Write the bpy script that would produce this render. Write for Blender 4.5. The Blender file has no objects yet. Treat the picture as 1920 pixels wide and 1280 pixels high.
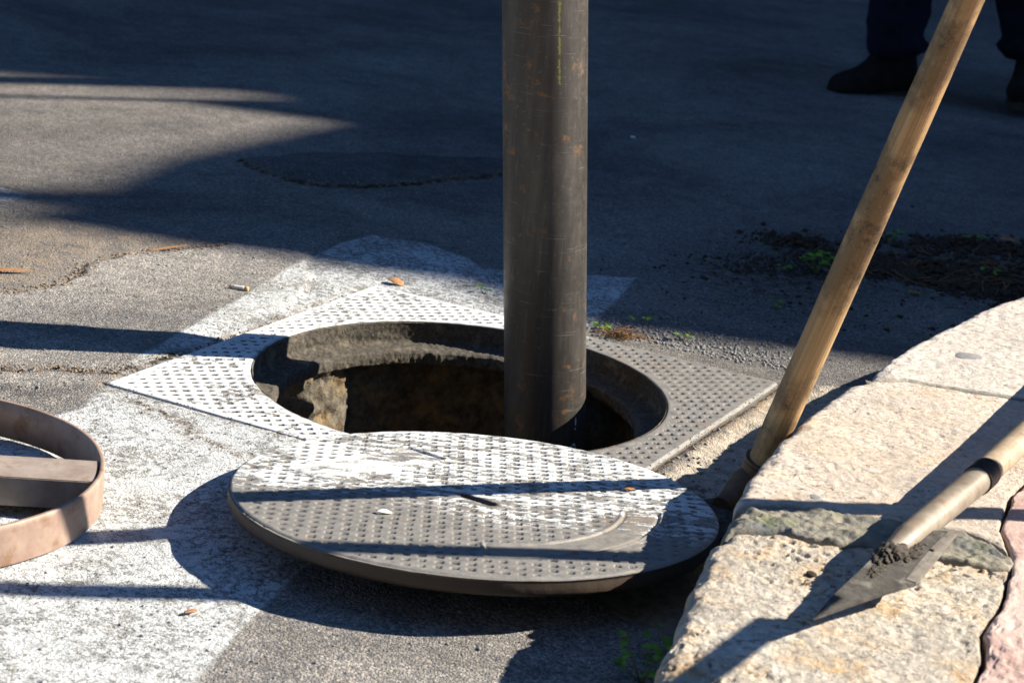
import bpy, bmesh, math, random
import numpy as np
from mathutils import Vector, Matrix

sc = bpy.context.scene
col = sc.collection
R = math.radians
random.seed(7)
rng = np.random.default_rng(11)

# ------------------------------------------------------------------ camera
CAM_H = 1.0229
PITCH, ROLL = R(16.6333), R(6.0964)
fw = Vector((0, math.cos(PITCH), -math.sin(PITCH)))
r0 = Vector((1, 0, 0)); u0 = r0.cross(fw)
cr = r0 * math.cos(ROLL) + u0 * math.sin(ROLL)
cu = -r0 * math.sin(ROLL) + u0 * math.cos(ROLL)
cam = bpy.data.cameras.new('camera')
co = bpy.data.objects.new('camera', cam); col.objects.link(co)
co.matrix_world = Matrix(((cr.x, cu.x, -fw.x, 0), (cr.y, cu.y, -fw.y, 0), (cr.z, cu.z, -fw.z, CAM_H), (0, 0, 0, 1)))
cam.sensor_width = 36; cam.sensor_fit = 'HORIZONTAL'
cam.lens = 3900 / 1920 * 36
cam.clip_end = 500; cam.clip_start = 0.05
cam.dof.use_dof = True; cam.dof.focus_distance = 2.95; cam.dof.aperture_fstop = 10
sc.camera = co

# ------------------------------------------------------------------ light
SUN_EL, SUN_AZ = 32.0, 10.5          # azimuth measured from +X towards +Y
sd = Vector((math.cos(R(SUN_EL)) * math.cos(R(SUN_AZ)), math.cos(R(SUN_EL)) * math.sin(R(SUN_AZ)), math.sin(R(SUN_EL))))
sun = bpy.data.lights.new('sun', 'SUN'); sun.energy = 5.0; sun.angle = R(0.5); sun.color = (1.0, 0.91, 0.78)
so = bpy.data.objects.new('sun', sun); col.objects.link(so)
so.rotation_euler = sd.to_track_quat('Z', 'Y').to_euler(); so.location = sd * 20
w = bpy.data.worlds.new('World'); sc.world = w; w.use_nodes = True
nt = w.node_tree; nt.nodes.clear()
sky = nt.nodes.new('ShaderNodeTexSky'); sky.sky_type = 'NISHITA'; sky.sun_disc = False
sky.dust_density = 0.0; sky.ozone_density = 8.0; sky.sun_elevation = R(SUN_EL); sky.sun_rotation = R(90 - SUN_AZ)
bg = nt.nodes.new('ShaderNodeBackground'); bg.inputs[1].default_value = 0.072
wo = nt.nodes.new('ShaderNodeOutputWorld')
hsv = nt.nodes.new('ShaderNodeHueSaturation'); hsv.inputs['Saturation'].default_value = 1.05
nt.links.new(sky.outputs[0], hsv.inputs['Color']); nt.links.new(hsv.outputs[0], bg.inputs[0]); nt.links.new(bg.outputs[0], wo.inputs[0])
sc.view_settings.view_transform = 'Standard'; sc.view_settings.look = 'None'
sc.view_settings.gamma = 1; sc.view_settings.exposure = 1.32

# ------------------------------------------------------------------ numpy helpers
def hsh(ix, iy, seed):
    n = (ix.astype(np.int64) * 374761393 + iy.astype(np.int64) * 668265263 + seed * 974634777) & 0x7fffffff
    n = ((n ^ (n >> 13)) * 1274126177) & 0x7fffffff
    return ((n ^ (n >> 16)) & 0xffff) / 65535.0
def vn(x, y, s, seed=0):
    x = np.asarray(x, float) / s; y = np.asarray(y, float) / s
    ix, iy = np.floor(x), np.floor(y); fx, fy = x - ix, y - iy
    fx = fx * fx * (3 - 2 * fx); fy = fy * fy * (3 - 2 * fy)
    a, b = hsh(ix, iy, seed), hsh(ix + 1, iy, seed); c, d = hsh(ix, iy + 1, seed), hsh(ix + 1, iy + 1, seed)
    return (a * (1 - fx) + b * fx) * (1 - fy) + (c * (1 - fx) + d * fx) * fy * 1.0 - 0.5
def fbm(x, y, s, seed=0, o=4):
    r = 0; a = 1
    for k in range(o):
        r = r + a * vn(x, y, s, seed + k * 17); s *= 0.5; a *= 0.55
    return r
def seg_d(x, y, P, closed=False):
    P = list(P); n = len(P); d = np.full(np.shape(x), 9.0)
    for i in range(n if closed else n - 1):
        ax, ay = P[i]; bx, by = P[(i + 1) % n]
        dx, dy = bx - ax, by - ay; L = dx * dx + dy * dy + 1e-12
        t = np.clip(((x - ax) * dx + (y - ay) * dy) / L, 0, 1)
        d = np.minimum(d, np.hypot(x - ax - t * dx, y - ay - t * dy))
    return d
def sdf(x, y, P):
    d = seg_d(x, y, P, True); ins = np.zeros(np.shape(x), bool); n = len(P)
    for i in range(n):
        ax, ay = P[i]; bx, by = P[(i + 1) % n]
        c = (ay > y) != (by > y)
        ins ^= c & (x < (bx - ax) * (y - ay) / ((by - ay) + 1e-12) + ax)
    return np.where(ins, d, -d)
def sstep(a, b, x):
    t = np.clip((x - a) / (b - a), 0, 1); return t * t * (3 - 2 * t)

def mesh_np(name, V, F, mat, parent=None, attrs=None, smooth=True):
    me = bpy.data.meshes.new(name)
    V = np.asarray(V, np.float32); F = np.asarray(F, np.int32)
    me.vertices.add(len(V)); me.vertices.foreach_set('co', V.ravel())
    me.loops.add(F.size); me.loops.foreach_set('vertex_index', F.ravel())
    me.polygons.add(len(F)); me.polygons.foreach_set('loop_start', np.arange(len(F), dtype=np.int32) * F.shape[1])
    me.update(calc_edges=True); me.validate()
    if smooth: me.polygons.foreach_set('use_smooth', np.ones(len(me.polygons), bool))
    for k, a in (attrs or {}).items():
        at = me.attributes.new(k, 'FLOAT', 'POINT'); at.data.foreach_set('value', np.asarray(a, np.float32).ravel())
    if mat: me.materials.append(mat)
    o = bpy.data.objects.new(name, me); col.objects.link(o)
    if parent: o.parent = parent
    return o
def grid_faces(nu, nv, wrap=False):
    i = np.arange(nu if wrap else nu - 1)[:, None]; j = np.arange(nv - 1)[None, :]
    i2 = (i + 1) % nu
    return np.stack([i * nv + j, i2 * nv + j, i2 * nv + j + 1, i * nv + j + 1], -1).reshape(-1, 4)
def bm_obj(name, bm, mat, parent=None, smooth=True):
    me = bpy.data.meshes.new(name); bmesh.ops.recalc_face_normals(bm, faces=bm.faces[:]); bm.to_mesh(me); bm.free()
    if smooth:
        for p in me.polygons: p.use_smooth = True
    if mat: me.materials.append(mat)
    o = bpy.data.objects.new(name, me); col.objects.link(o)
    if parent: o.parent = parent
    return o
def tag(o, label=None, cat=None, group=None, kind=None):
    if label: o['label'] = label
    if cat: o['category'] = cat
    if group: o['group'] = group
    if kind: o['kind'] = kind
    return o
def thing(name, label, cat, loc=(0, 0, 0), group=None):
    o = bpy.data.objects.new(name, None); col.objects.link(o); o.location = loc
    o.empty_display_size = 0.1
    return tag(o, label, cat, group)
def unparent_offset(o, root):
    o.matrix_parent_inverse = Matrix.Translation(-Vector(root.location))

def tube(name, pts, rad, mat, parent=None, seg=48, rough=0.0, seed=0, step=0.01, cap=True, twist=0.0, flat=1.0):
    """tapered tube along a polyline, resampled, with a little surface wobble"""
    P = [Vector(p) for p in pts]
    L = [0]
    for a, b in zip(P, P[1:]): L.append(L[-1] + (b - a).length)
    n = max(2, int(L[-1] / step) + 1); C = []; Rr = []
    for k in range(n):
        s = L[-1] * k / (n - 1); i = 0
        while i < len(L) - 2 and s > L[i + 1]: i += 1
        t = (s - L[i]) / max(1e-9, L[i + 1] - L[i]); C.append(P[i].lerp(P[i + 1], t)); Rr.append(rad[i] * (1 - t) + rad[i + 1] * t)
    V = []
    up = Vector((0, 1, 0)) if abs((P[-1] - P[0]).normalized().y) < 0.9 else Vector((0, 0, 1))
    for k in range(n):
        d = (C[min(k + 1, n - 1)] - C[max(k - 1, 0)]).normalized()
        a = up.cross(d).normalized(); b = d.cross(a)
        for j in range(seg):
            th = 2 * math.pi * j / seg
            r = Rr[k]
            if rough: r *= 1 + rough * float(vn(np.array(th * 2 + math.cos(th)), np.array(L[-1] * k / (n - 1) * 12), 1.0, seed))
            q = C[k] + a * (r * math.cos(th)) + b * (r * flat * math.sin(th)); V.append(tuple(q))
    F = [tuple(int(z) for z in f) for f in grid_faces(n, seg)]
    F += [(k * seg + seg - 1, (k + 1) * seg + seg - 1, (k + 1) * seg, k * seg) for k in range(n - 1)]
    me = bpy.data.meshes.new(name)
    if cap: F = F + [tuple(range(seg)), tuple((n - 1) * seg + j for j in reversed(range(seg)))]
    me.from_pydata(V, [], F); me.update()
    bm = bmesh.new(); bm.from_mesh(me); bmesh.ops.recalc_face_normals(bm, faces=bm.faces[:])
    for f in bm.faces: f.smooth = len(f.verts) == 4
    bm.to_mesh(me); bm.free()
    me.materials.append(mat)
    o = bpy.data.objects.new(name, me); col.objects.link(o)
    if parent: o.parent = parent; unparent_offset(o, parent)
    return o

# ------------------------------------------------------------------ material helpers
class M:
    def __init__(s, name, rough=0.9, metal=0.0, spec=0.3):
        s.m = bpy.data.materials.new(name); s.m.use_nodes = True; s.t = s.m.node_tree; s.t.nodes.clear()
        s.out = s.t.nodes.new('ShaderNodeOutputMaterial'); s.b = s.t.nodes.new('ShaderNodeBsdfPrincipled')
        s.t.links.new(s.b.outputs[0], s.out.inputs[0])
        s.b.inputs['Roughness'].default_value = rough; s.b.inputs['Metallic'].default_value = metal
        s.b.inputs['Specular IOR Level'].default_value = spec
        s.co = s.t.nodes.new('ShaderNodeTexCoord').outputs['Object']
    def lk(s, a, b): s.t.links.new(a, b)
    def setin(s, sock, v):
        if isinstance(v, bpy.types.NodeSocket): s.lk(v, sock)
        elif isinstance(v, (tuple, list)): sock.default_value = (*v, 1) if len(v) == 3 and sock.type == 'RGBA' else v
        else: sock.default_value = v
    def map(s, scale=(1, 1, 1), rot=(0, 0, 0)):
        n = s.t.nodes.new('ShaderNodeMapping'); s.lk(s.co, n.inputs[0]); n.inputs['Scale'].default_value = scale; n.inputs['Rotation'].default_value = rot
        return n.outputs[0]
    def noise(s, scale, detail=4, rough=0.6, vec=None, dist=0.0, color=False):
        n = s.t.nodes.new('ShaderNodeTexNoise'); s.lk(vec or s.co, n.inputs['Vector'])
        n.inputs['Scale'].default_value = scale; n.inputs['Detail'].default_value = detail; n.inputs['Roughness'].default_value = rough
        n.inputs['Distortion'].default_value = dist
        return n.outputs[1 if color else 0]
    def vor(s, scale, feat='F1', vec=None, out='Distance', rand=1.0):
        n = s.t.nodes.new('ShaderNodeTexVoronoi'); n.feature = feat; s.lk(vec or s.co, n.inputs['Vector'])
        n.inputs['Scale'].default_value = scale; n.inputs['Randomness'].default_value = rand
        return n.outputs[out]
    def ramp(s, v, stops, interp='LINEAR'):
        n = s.t.nodes.new('ShaderNodeValToRGB'); s.lk(v, n.inputs[0]); n.color_ramp.interpolation = interp
        e = n.color_ramp.elements
        for i, (p, c) in enumerate(stops):
            el = e[i] if i < 2 else e.new(p)
            el.position = p; el.color = (c, c, c, 1) if isinstance(c, (int, float)) else (*c, 1)
        return n.outputs[0]
    def rng(s, v, a, b, c=0.0, d=1.0, smooth=False):
        n = s.t.nodes.new('ShaderNodeMapRange'); s.setin(n.inputs[0], v); n.clamp = True
        if smooth: n.interpolation_type = 'SMOOTHSTEP'
        for i, q in enumerate((a, b, c, d)): s.setin(n.inputs[1 + i], q)
        return n.outputs[0]
    def math(s, op, a, b=0.0, c=0.0, clamp=False):
        n = s.t.nodes.new('ShaderNodeMath'); n.operation = op; n.use_clamp = clamp
        s.setin(n.inputs[0], a); s.setin(n.inputs[1], b); s.setin(n.inputs[2], c)
        return n.outputs[0]
    def mix(s, f, a, b, mode='MIX'):
        n = s.t.nodes.new('ShaderNodeMix'); n.data_type = 'RGBA'; n.blend_type = mode
        s.setin(n.inputs[0], f); s.setin(n.inputs[6], a); s.setin(n.inputs[7], b)
        return n.outputs[2]
    def attr(s, name):
        n = s.t.nodes.new('ShaderNodeAttribute'); n.attribute_name = name; return n.outputs['Fac']
    def bump(s, h, strength=1.0, dist=0.002, prev=None):
        n = s.t.nodes.new('ShaderNodeBump'); s.setin(n.inputs['Height'], h); n.inputs['Strength'].default_value = strength
        n.inputs['Distance'].default_value = dist
        if prev: s.lk(prev, n.inputs['Normal'])
        s.lk(n.outputs[0], s.b.inputs['Normal']); return n.outputs[0]
    def col(s, v): s.setin(s.b.inputs['Base Color'], v)
    def rgh(s, v): s.setin(s.b.inputs['Roughness'], v)

# ---- road: aged asphalt, worn white paint, gutter mortar, dirty cracks (all from distance fields stored on the mesh)
def mat_road():
    m = M('asphalt_road', 0.92, 0, 0.25)
    # aggregate: stones of three sizes, each stone with its own tone
    warp = m.t.nodes.new('ShaderNodeVectorMath'); warp.operation = 'ADD'
    wn = m.t.nodes.new('ShaderNodeVectorMath'); wn.operation = 'SCALE'; m.lk(m.noise(220, 2, 0.5, color=True), wn.inputs[0]); wn.inputs['Scale'].default_value = 0.004
    m.lk(m.co, warp.inputs[0]); m.lk(wn.outputs[0], warp.inputs[1]); wv = warp.outputs[0]
    c1 = m.t.nodes.new('ShaderNodeSeparateColor'); m.lk(m.vor(260, vec=wv, out='Color'), c1.inputs[0])
    c2 = m.t.nodes.new('ShaderNodeSeparateColor'); m.lk(m.vor(560, vec=wv, out='Color'), c2.inputs[0])
    v = m.math('ADD', m.math('MULTIPLY', c1.outputs[0], 0.55), m.math('MULTIPLY', c2.outputs[1], 0.45))
    big = m.noise(2.2, 5, 0.62); mid = m.noise(17, 5, 0.65); fine = m.noise(700, 3, 0.7)
    asp = m.ramp(v, [(0.0, (0.055, 0.053, 0.052)), (0.3, (0.12, 0.114, 0.108)), (0.62, (0.205, 0.19, 0.172)), (0.9, (0.36, 0.33, 0.29)), (1.0, (0.50, 0.46, 0.40))])
    asp = m.mix(m.rng(c1.outputs[2], 0.88, 0.97), asp, (0.27, 0.235, 0.185))
    asp = m.mix(1.0, asp, m.ramp(big, [(0.25, (0.72, 0.72, 0.75)), (0.75, (1.18, 1.14, 1.08))]), 'MULTIPLY')
    asp = m.mix(1.0, asp, m.ramp(mid, [(0.3, 0.78), (0.7, 1.15)]), 'MULTIPLY')
    # asphalt darker with distance, brighter close by, paler patch beside the manhole
    pale = m.rng(m.math('ADD', m.attr('pale'), m.math('MULTIPLY', m.math('SUBTRACT', mid, 0.5), 0.05)), -0.012, 0.02)
    asp = m.mix(m.math('MULTIPLY', pale, 0.75), asp, m.mix(1.0, asp, (1.55, 1.56, 1.56), 'MULTIPLY'))
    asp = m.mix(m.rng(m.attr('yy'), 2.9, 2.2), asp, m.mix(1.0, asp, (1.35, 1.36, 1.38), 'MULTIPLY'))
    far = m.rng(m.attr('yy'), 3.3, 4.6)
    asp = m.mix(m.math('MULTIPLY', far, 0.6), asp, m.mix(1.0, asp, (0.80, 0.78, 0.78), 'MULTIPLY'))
    dpt = m.rng(m.attr('dpatch'), -0.006, 0.006)
    asp = m.mix(dpt, asp, m.mix(1.0, asp, (0.60, 0.60, 0.63), 'MULTIPLY'))
    # ochre dust on the left, beyond the ragged edge
    ob = m.math('MULTIPLY', m.rng(m.attr('ochre'), -0.02, 0.06), m.rng(mid, 0.35, 0.62))
    asp = m.mix(m.math('MULTIPLY', ob, 0.55), asp, (0.26, 0.185, 0.115))
    asp = m.mix(1.0, asp, m.ramp(m.noise(1.1, 6, 0.72, dist=0.8), [(0.36, 0.66), (0.5, 0.98), (0.66, 1.22)]), 'MULTIPLY')
    asp = m.mix(m.math('MULTIPLY', m.rng(m.noise(6.5, 5, 0.7, dist=0.5), 0.60, 0.70), 0.45), asp, (0.055, 0.052, 0.05))
    asp = m.mix(1.0, asp, (0.96, 1.0, 1.04), 'MULTIPLY')
    # gutter: pale crumbly mortar, rusty along the frame
    gn = m.noise(60, 6, 0.72)
    gut = m.ramp(gn, [(0.25, (0.17, 0.145, 0.115)), (0.5, (0.37, 0.325, 0.26)), (0.75, (0.60, 0.545, 0.44))])
    gm = m.rng(m.math('ADD', m.attr('gutter'), m.math('MULTIPLY', m.math('SUBTRACT', m.noise(30, 4), 0.5), 0.05)), -0.004, 0.008)
    base = m.mix(m.math('MULTIPLY', gm, 0.88), asp, gut)
    rust_dark = m.rng(m.math('ADD', m.attr('square'), m.math('MULTIPLY', m.math('SUBTRACT', gn, 0.5), 0.03)), 0.022, 0.0)
    base = m.mix(m.math('MULTIPLY', m.math('MULTIPLY', rust_dark, gm), 0.8), base, (0.24, 0.14, 0.07))
    # worn paint
    st = m.map((1.0, 1.0, 1.0), (0, 0, R(12)))
    pn = m.noise(95, 7, 0.74); pn2 = m.noise(9, 4, 0.6); chips = m.noise(330, 4, 0.72)
    pm = m.rng(m.math('ADD', m.attr('paint'), m.math('MULTIPLY', m.math('SUBTRACT', pn, 0.5), 0.035)), -0.002, 0.004)
    wear = m.math('ADD', m.math('MULTIPLY', pn, 0.52), m.math('ADD', m.math('MULTIPLY', pn2, 0.26), m.math('MULTIPLY', chips, 0.42)))
    worn = m.rng(wear, m.math('ADD', 0.550, m.math('MULTIPLY', m.attr('wear'), 0.10)), m.math('ADD', 0.600, m.math('MULTIPLY', m.attr('wear'), 0.10)))
    ck = m.vor(16, 'DISTANCE_TO_EDGE', vec=m.map((1, 1.25, 1)))
    ckw = m.t.nodes.new('ShaderNodeVectorMath'); ckw.operation = 'ADD'
    sc2 = m.t.nodes.new('ShaderNodeVectorMath'); sc2.operation = 'SCALE'; m.lk(m.noise(40, 5, 0.7, color=True), sc2.inputs[0]); sc2.inputs['Scale'].default_value = 0.06
    m.lk(m.co, ckw.inputs[0]); m.lk(sc2.outputs[0], ckw.inputs[1])
    ck = m.vor(11, 'DISTANCE_TO_EDGE', vec=ckw.outputs[0]); ck2 = m.vor(42, 'DISTANCE_TO_EDGE', vec=ckw.outputs[0])
    ckm = m.math('MULTIPLY', m.rng(ck, 0.0, 0.022, 1, 0), m.rng(m.noise(5, 2), 0.42, 0.58))
    ckm2 = m.math('MULTIPLY', m.rng(ck2, 0.0, 0.05, 1, 0), m.rng(m.noise(14, 3), 0.5, 0.62))
    ckm = m.math('MAXIMUM', ckm, m.math('MULTIPLY', ckm2, 0.7))
    pmask = m.math('MULTIPLY', pm, m.math('SUBTRACT', 1.0, m.math('MULTIPLY', worn, 0.86)))
    pcol = m.mix(m.rng(pn2, 0.3, 0.7), (0.50, 0.525, 0.53), (0.61, 0.64, 0.64))
    pcol = m.mix(m.math('MULTIPLY', m.rng(chips, 0.5, 0.7), 0.35), pcol, (0.30, 0.29, 0.27))
    base = m.mix(pmask, base, pcol)
    base = m.mix(m.math('MULTIPLY', ckm, m.math('MULTIPLY', pm, 0.75)), base, (0.07, 0.06, 0.05))
    # cracks with brown dirt
    cw = m.math('ADD', m.attr('crack'), m.math('MULTIPLY', m.math('SUBTRACT', m.noise(45, 6, 0.75), 0.5), 0.05))
    cm = m.rng(cw, 0.001, 0.006, 1, 0); cm2 = m.math('MULTIPLY', m.rng(cw, 0.004, 0.028, 1, 0), m.rng(m.noise(70, 3), 0.4, 0.6))
    base = m.mix(m.math('MULTIPLY', cm2, 0.7), base, (0.17, 0.115, 0.065))
    base = m.mix(cm, base, (0.035, 0.027, 0.02))
    # dark soil smears
    soil = m.math('MULTIPLY', m.rng(m.math('ADD', m.attr('soil'), m.math('MULTIPLY', m.math('SUBTRACT', mid, 0.5), 0.6)), -0.16, 0.10), m.rng(m.noise(48, 6, 0.75), 0.40, 0.54))
    base = m.mix(m.math('MULTIPLY', soil, 0.75), base, (0.040, 0.029, 0.021))
    spots = m.rng(m.noise(28, 3, 0.5), 0.68, 0.74)
    base = m.mix(m.math('MULTIPLY', spots, 0.45), base, (0.07, 0.06, 0.05))
    m.col(base)
    h = m.math('ADD', m.math('MULTIPLY', m.vor(260, vec=wv), -0.8), m.math('MULTIPLY', m.vor(560, vec=wv), -0.35))
    h = m.math('ADD', h, m.math('MULTIPLY', m.noise(120, 5, 0.7), 0.9))
    h = m.math('ADD', m.math('MULTIPLY', h, m.math('SUBTRACT', 1.0, m.math('MULTIPLY', pmask, 0.45))), m.math('MULTIPLY', pmask, 0.25))
    h = m.math('SUBTRACT', h, m.math('ADD', m.math('MULTIPLY', cm, 1.2), m.math('MULTIPLY', m.math('MULTIPLY', ckm, pm), 0.6)))
    m.bump(h, 0.85, 0.0030)
    return m.m

# ---- cast iron with worn white road paint (lid and frame)
def mat_iron(name, wearbias=0.0, streak=(1, 1, 1), rot=0.0, pit_dark=0.9, patchy=0.0, fade=1.0):
    m = M(name, 0.62, 0.0, 0.45)
    n1 = m.noise(55, 6, 0.7); n2 = m.noise(7, 4, 0.6); n3 = m.noise(260, 5, 0.7)
    iron = m.ramp(n1, [(0.25, (0.11, 0.11, 0.108)), (0.5, (0.20, 0.194, 0.182)), (0.78, (0.30, 0.282, 0.25))])
    iron = m.mix(m.math('MULTIPLY', m.rng(n3, 0.55, 0.75), 0.4), iron, (0.26, 0.24, 0.205))
    iron = m.mix(m.math('MULTIPLY', m.rng(m.math('MULTIPLY', n2, n1), 0.31, 0.40), 0.45), iron, (0.17, 0.092, 0.045))
    sv = m.map(streak, (0, 0, rot))
    s1 = m.noise(60, 6, 0.72, vec=sv); s2 = m.noise(13, 5, 0.65, vec=sv)
    pm = m.rng(m.math('ADD', m.attr('paint'), m.math('MULTIPLY', m.math('SUBTRACT', s2, 0.5), 0.16)), -0.045 * fade - 0.01, 0.012)
    wear = m.math('ADD', m.math('MULTIPLY', s1, 0.6), m.math('ADD', m.math('MULTIPLY', s2, 0.3), m.math('MULTIPLY', n3, 0.25)))
    thr = m.math('ADD', m.math('ADD', m.rng(m.attr('paint'), -0.04, 0.08, 0.60 + wearbias - 0.055 * fade, 0.60 + wearbias + 0.004), m.math('MULTIPLY', m.math('SUBTRACT', m.noise(4.5, 3, 0.6), 0.5), patchy)), m.math('MULTIPLY', m.attr('paint'), 0.12))
    worn = m.rng(wear, thr, m.math('ADD', thr, 0.03))
    pmask = m.math('MULTIPLY', pm, m.math('SUBTRACT', 1.0, worn))
    pd = m.math('ADD', m.attr('pit'), m.math('MULTIPLY', m.math('SUBTRACT', s1, 0.5), 1.1))
    pmask = m.math('MULTIPLY', pmask, m.math('SUBTRACT', 1.0, m.math('MULTIPLY', m.rng(pd, 0.35, 0.6), pit_dark)))
    pcol = m.mix(m.rng(n2, 0.3, 0.7), (0.53, 0.555, 0.56), (0.63, 0.66, 0.66))
    pcol = m.mix(m.math('MULTIPLY', m.rng(n3, 0.5, 0.72), 0.3), pcol, (0.36, 0.34, 0.31))
    base = m.mix(pmask, iron, pcol)
    # dirt lodged in the pits, rusty slot, shade painted dark on the lid's side
    base = m.mix(m.math('MULTIPLY', m.rng(pd, 0.45, 0.9), 0.6), base, (0.055, 0.048, 0.040))
    base = m.mix(m.rng(m.math('ADD', m.attr('dust'), m.math('MULTIPLY', m.math('SUBTRACT', n1, 0.5), 0.9)), 0.25, 0.8, 0, 0.8), base, (0.27, 0.235, 0.185))
    base = m.mix(m.rng(m.math('ADD', m.attr('rust_dark'), m.math('MULTIPLY', m.math('SUBTRACT', n1, 0.5), 0.9)), 0.3, 0.8), base, (0.055, 0.038, 0.025))
    m.col(base)
    m.rgh(m.mix(pmask, (0.55, 0.55, 0.55), (0.85, 0.85, 0.85)))
    h = m.math('ADD', m.math('MULTIPLY', n3, 0.6), m.math('MULTIPLY', n1, 0.8)); h = m.math('ADD', h, m.math('MULTIPLY', pmask, 0.35))
    m.bump(h, 0.6, 0.0011)
    return m.m

def mat_stone(name, c_lo, c_mid, c_hi, orange=0.4, grain=1.0, bump=0.0025, spots=0.5):
    m = M(name, 0.9, 0, 0.25)
    n1 = m.noise(9, 5, 0.62); n2 = m.noise(70, 6, 0.72); n3 = m.noise(300, 4, 0.7); v = m.vor(130)
    base = m.ramp(m.math('ADD', m.math('MULTIPLY', n1, 0.5), m.math('MULTIPLY', n2, 0.5)), [(0.3, c_lo), (0.5, c_mid), (0.68, c_hi)])
    om = m.math('MULTIPLY', m.rng(m.noise(12, 5, 0.7, dist=0.6), 0.48, 0.62), m.rng(n2, 0.40, 0.60))
    base = m.mix(m.math('MULTIPLY', om, orange), base, (0.62, 0.38, 0.15))
    gm = m.math('MULTIPLY', m.rng(m.noise(120, 6, 0.78), 0.53, 0.62), m.rng(n1, 0.30, 0.55))
    base = m.mix(m.math('MULTIPLY', gm, grain * 0.55), base, (0.17, 0.15, 0.13))
    pit = m.rng(m.noise(46, 6, 0.75), 0.62, 0.67)
    base = m.mix(m.math('MULTIPLY', pit, spots), base, (0.10, 0.085, 0.07))
    base = m.mix(m.rng(m.attr('edge'), 0.012, 0.0, 0, 0.5), base, (0.24, 0.2, 0.15))
    base = m.mix(m.math('MULTIPLY', m.rng(m.noise(5, 6, 0.7, dist=1.0), 0.52, 0.66), 0.35), base, (0.30, 0.27, 0.23))
    vein = m.rng(m.vor(7, 'DISTANCE_TO_EDGE', vec=m.map((1, 2.2, 1), (0, 0, 0.5))), 0.0, 0.012, 0.45, 0)
    base = m.mix(m.math('MULTIPLY', vein, m.rng(m.noise(9, 3), 0.5, 0.6)), base, (0.2, 0.16, 0.12))
    m.col(base)
    h = m.math('ADD', m.math('MULTIPLY', n2, 1.4), m.math('MULTIPLY', n3, 0.5)); h = m.math('SUBTRACT', h, m.math('MULTIPLY', pit, 0.8)); h = m.math('SUBTRACT', h, m.math('MULTIPLY', gm, 0.35))
    m.bump(h, 0.8, bump)
    return m.m

def mat_mortar():
    m = M('mortar', 0.95, 0, 0.2)
    n1 = m.noise(14, 5, 0.65); n2 = m.noise(90, 6, 0.75)
    b = m.ramp(n1, [(0.35, (0.115, 0.125, 0.13)), (0.5, (0.20, 0.19, 0.155)), (0.65, (0.31, 0.28, 0.215))])
    b = m.mix(m.rng(n2, 0.55, 0.7, 0, 0.5), b, (0.36, 0.34, 0.29))
    b = m.mix(m.math('MULTIPLY', m.rng(m.noise(20, 4), 0.55, 0.68), 0.5), b, (0.12, 0.15, 0.05))
    m.col(b); m.bump(m.math('ADD', n2, m.math('MULTIPLY', m.noise(300, 4), 0.5)), 0.7, 0.003)
    return m.m

def mat_pavement():
    m = M('pink_concrete', 0.93, 0, 0.2)
    n1 = m.noise(6, 5, 0.6); n2 = m.noise(80, 6, 0.72)
    b = m.ramp(n1, [(0.3, (0.36, 0.235, 0.205)), (0.5, (0.50, 0.36, 0.315)), (0.7, (0.58, 0.48, 0.41))])
    b = m.mix(m.rng(n2, 0.5, 0.7, 0, 0.6), b, (0.60, 0.52, 0.44)); b = m.mix(m.rng(m.noise(38, 5, 0.7), 0.6, 0.68, 0, 0.5), b, (0.2, 0.14, 0.11))
    m.col(b); m.bump(n2, 0.8, 0.003)
    return m.m

def mat_pipe():
    m = M('worn_black_steel', 0.42, 0.55, 0.5)
    st = m.map((30, 30, 1.2)); st2 = m.map((9, 9, 1.0)); 
    s1 = m.noise(6, 5, 0.7, vec=st); s2 = m.noise(3.0, 5, 0.7, vec=st2); n = m.noise(60, 6, 0.72); pch = m.noise(22, 4, 0.6)
    b = m.ramp(s2, [(0.3, (0.058, 0.049, 0.040)), (0.5, (0.078, 0.067, 0.055)), (0.72, (0.130, 0.116, 0.098))])
    b = m.mix(m.rng(s1, 0.55, 0.75, 0, 0.4), b, (0.22, 0.20, 0.175))
    # crosswise scuffs
    sx = m.noise(5, 4, 0.7, vec=m.map((2.5, 2.5, 70), (0.25, 0.1, 0)))
    b = m.mix(m.math('MULTIPLY', m.rng(sx, 0.63, 0.71), 0.6), b, (0.36, 0.335, 0.29))
    rm = m.math('MULTIPLY', m.rng(m.noise(24, 4, 0.65), 0.59, 0.66), m.rng(n, 0.42, 0.58))
    b = m.mix(m.math('MULTIPLY', rm, 0.85), b, (0.30, 0.145, 0.045))
    b = m.mix(m.rng(m.noise(9, 6, 0.75), 0.56, 0.72, 0, 0.4), b, (0.17, 0.16, 0.14))
    b = m.mix(m.rng(m.noise(130, 4, 0.7), 0.62, 0.72, 0, 0.5), b, (0.26, 0.25, 0.23))
    # yellow crayon mark: a thin vertical line high on the pipe
    ln = m.math('ADD', m.attr('mark'), m.math('MULTIPLY', m.math('SUBTRACT', m.noise(160, 5, 0.75), 0.5), 0.014))
    b = m.mix(m.rng(ln, 0.0004, 0.0020, 0.75, 0), b, (0.36, 0.35, 0.06))
    b = m.mix(m.rng(m.attr('dots'), 0.0, 0.0015, 0.0, 1.0), b, (0.70, 0.80, 0.85))
    m.col(b); m.rgh(m.rng(n, 0.3, 0.7, 0.38, 0.60))
    m.setin(m.b.inputs['Metallic'], m.math('SUBTRACT', 0.30, m.math('MULTIPLY', rm, 0.3))); m.b.inputs['Diffuse Roughness'].default_value = 1.0
    m.bump(m.math('ADD', m.math('MULTIPLY', s1, 0.5), n), 0.35, 0.0008)
    return m.m

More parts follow.
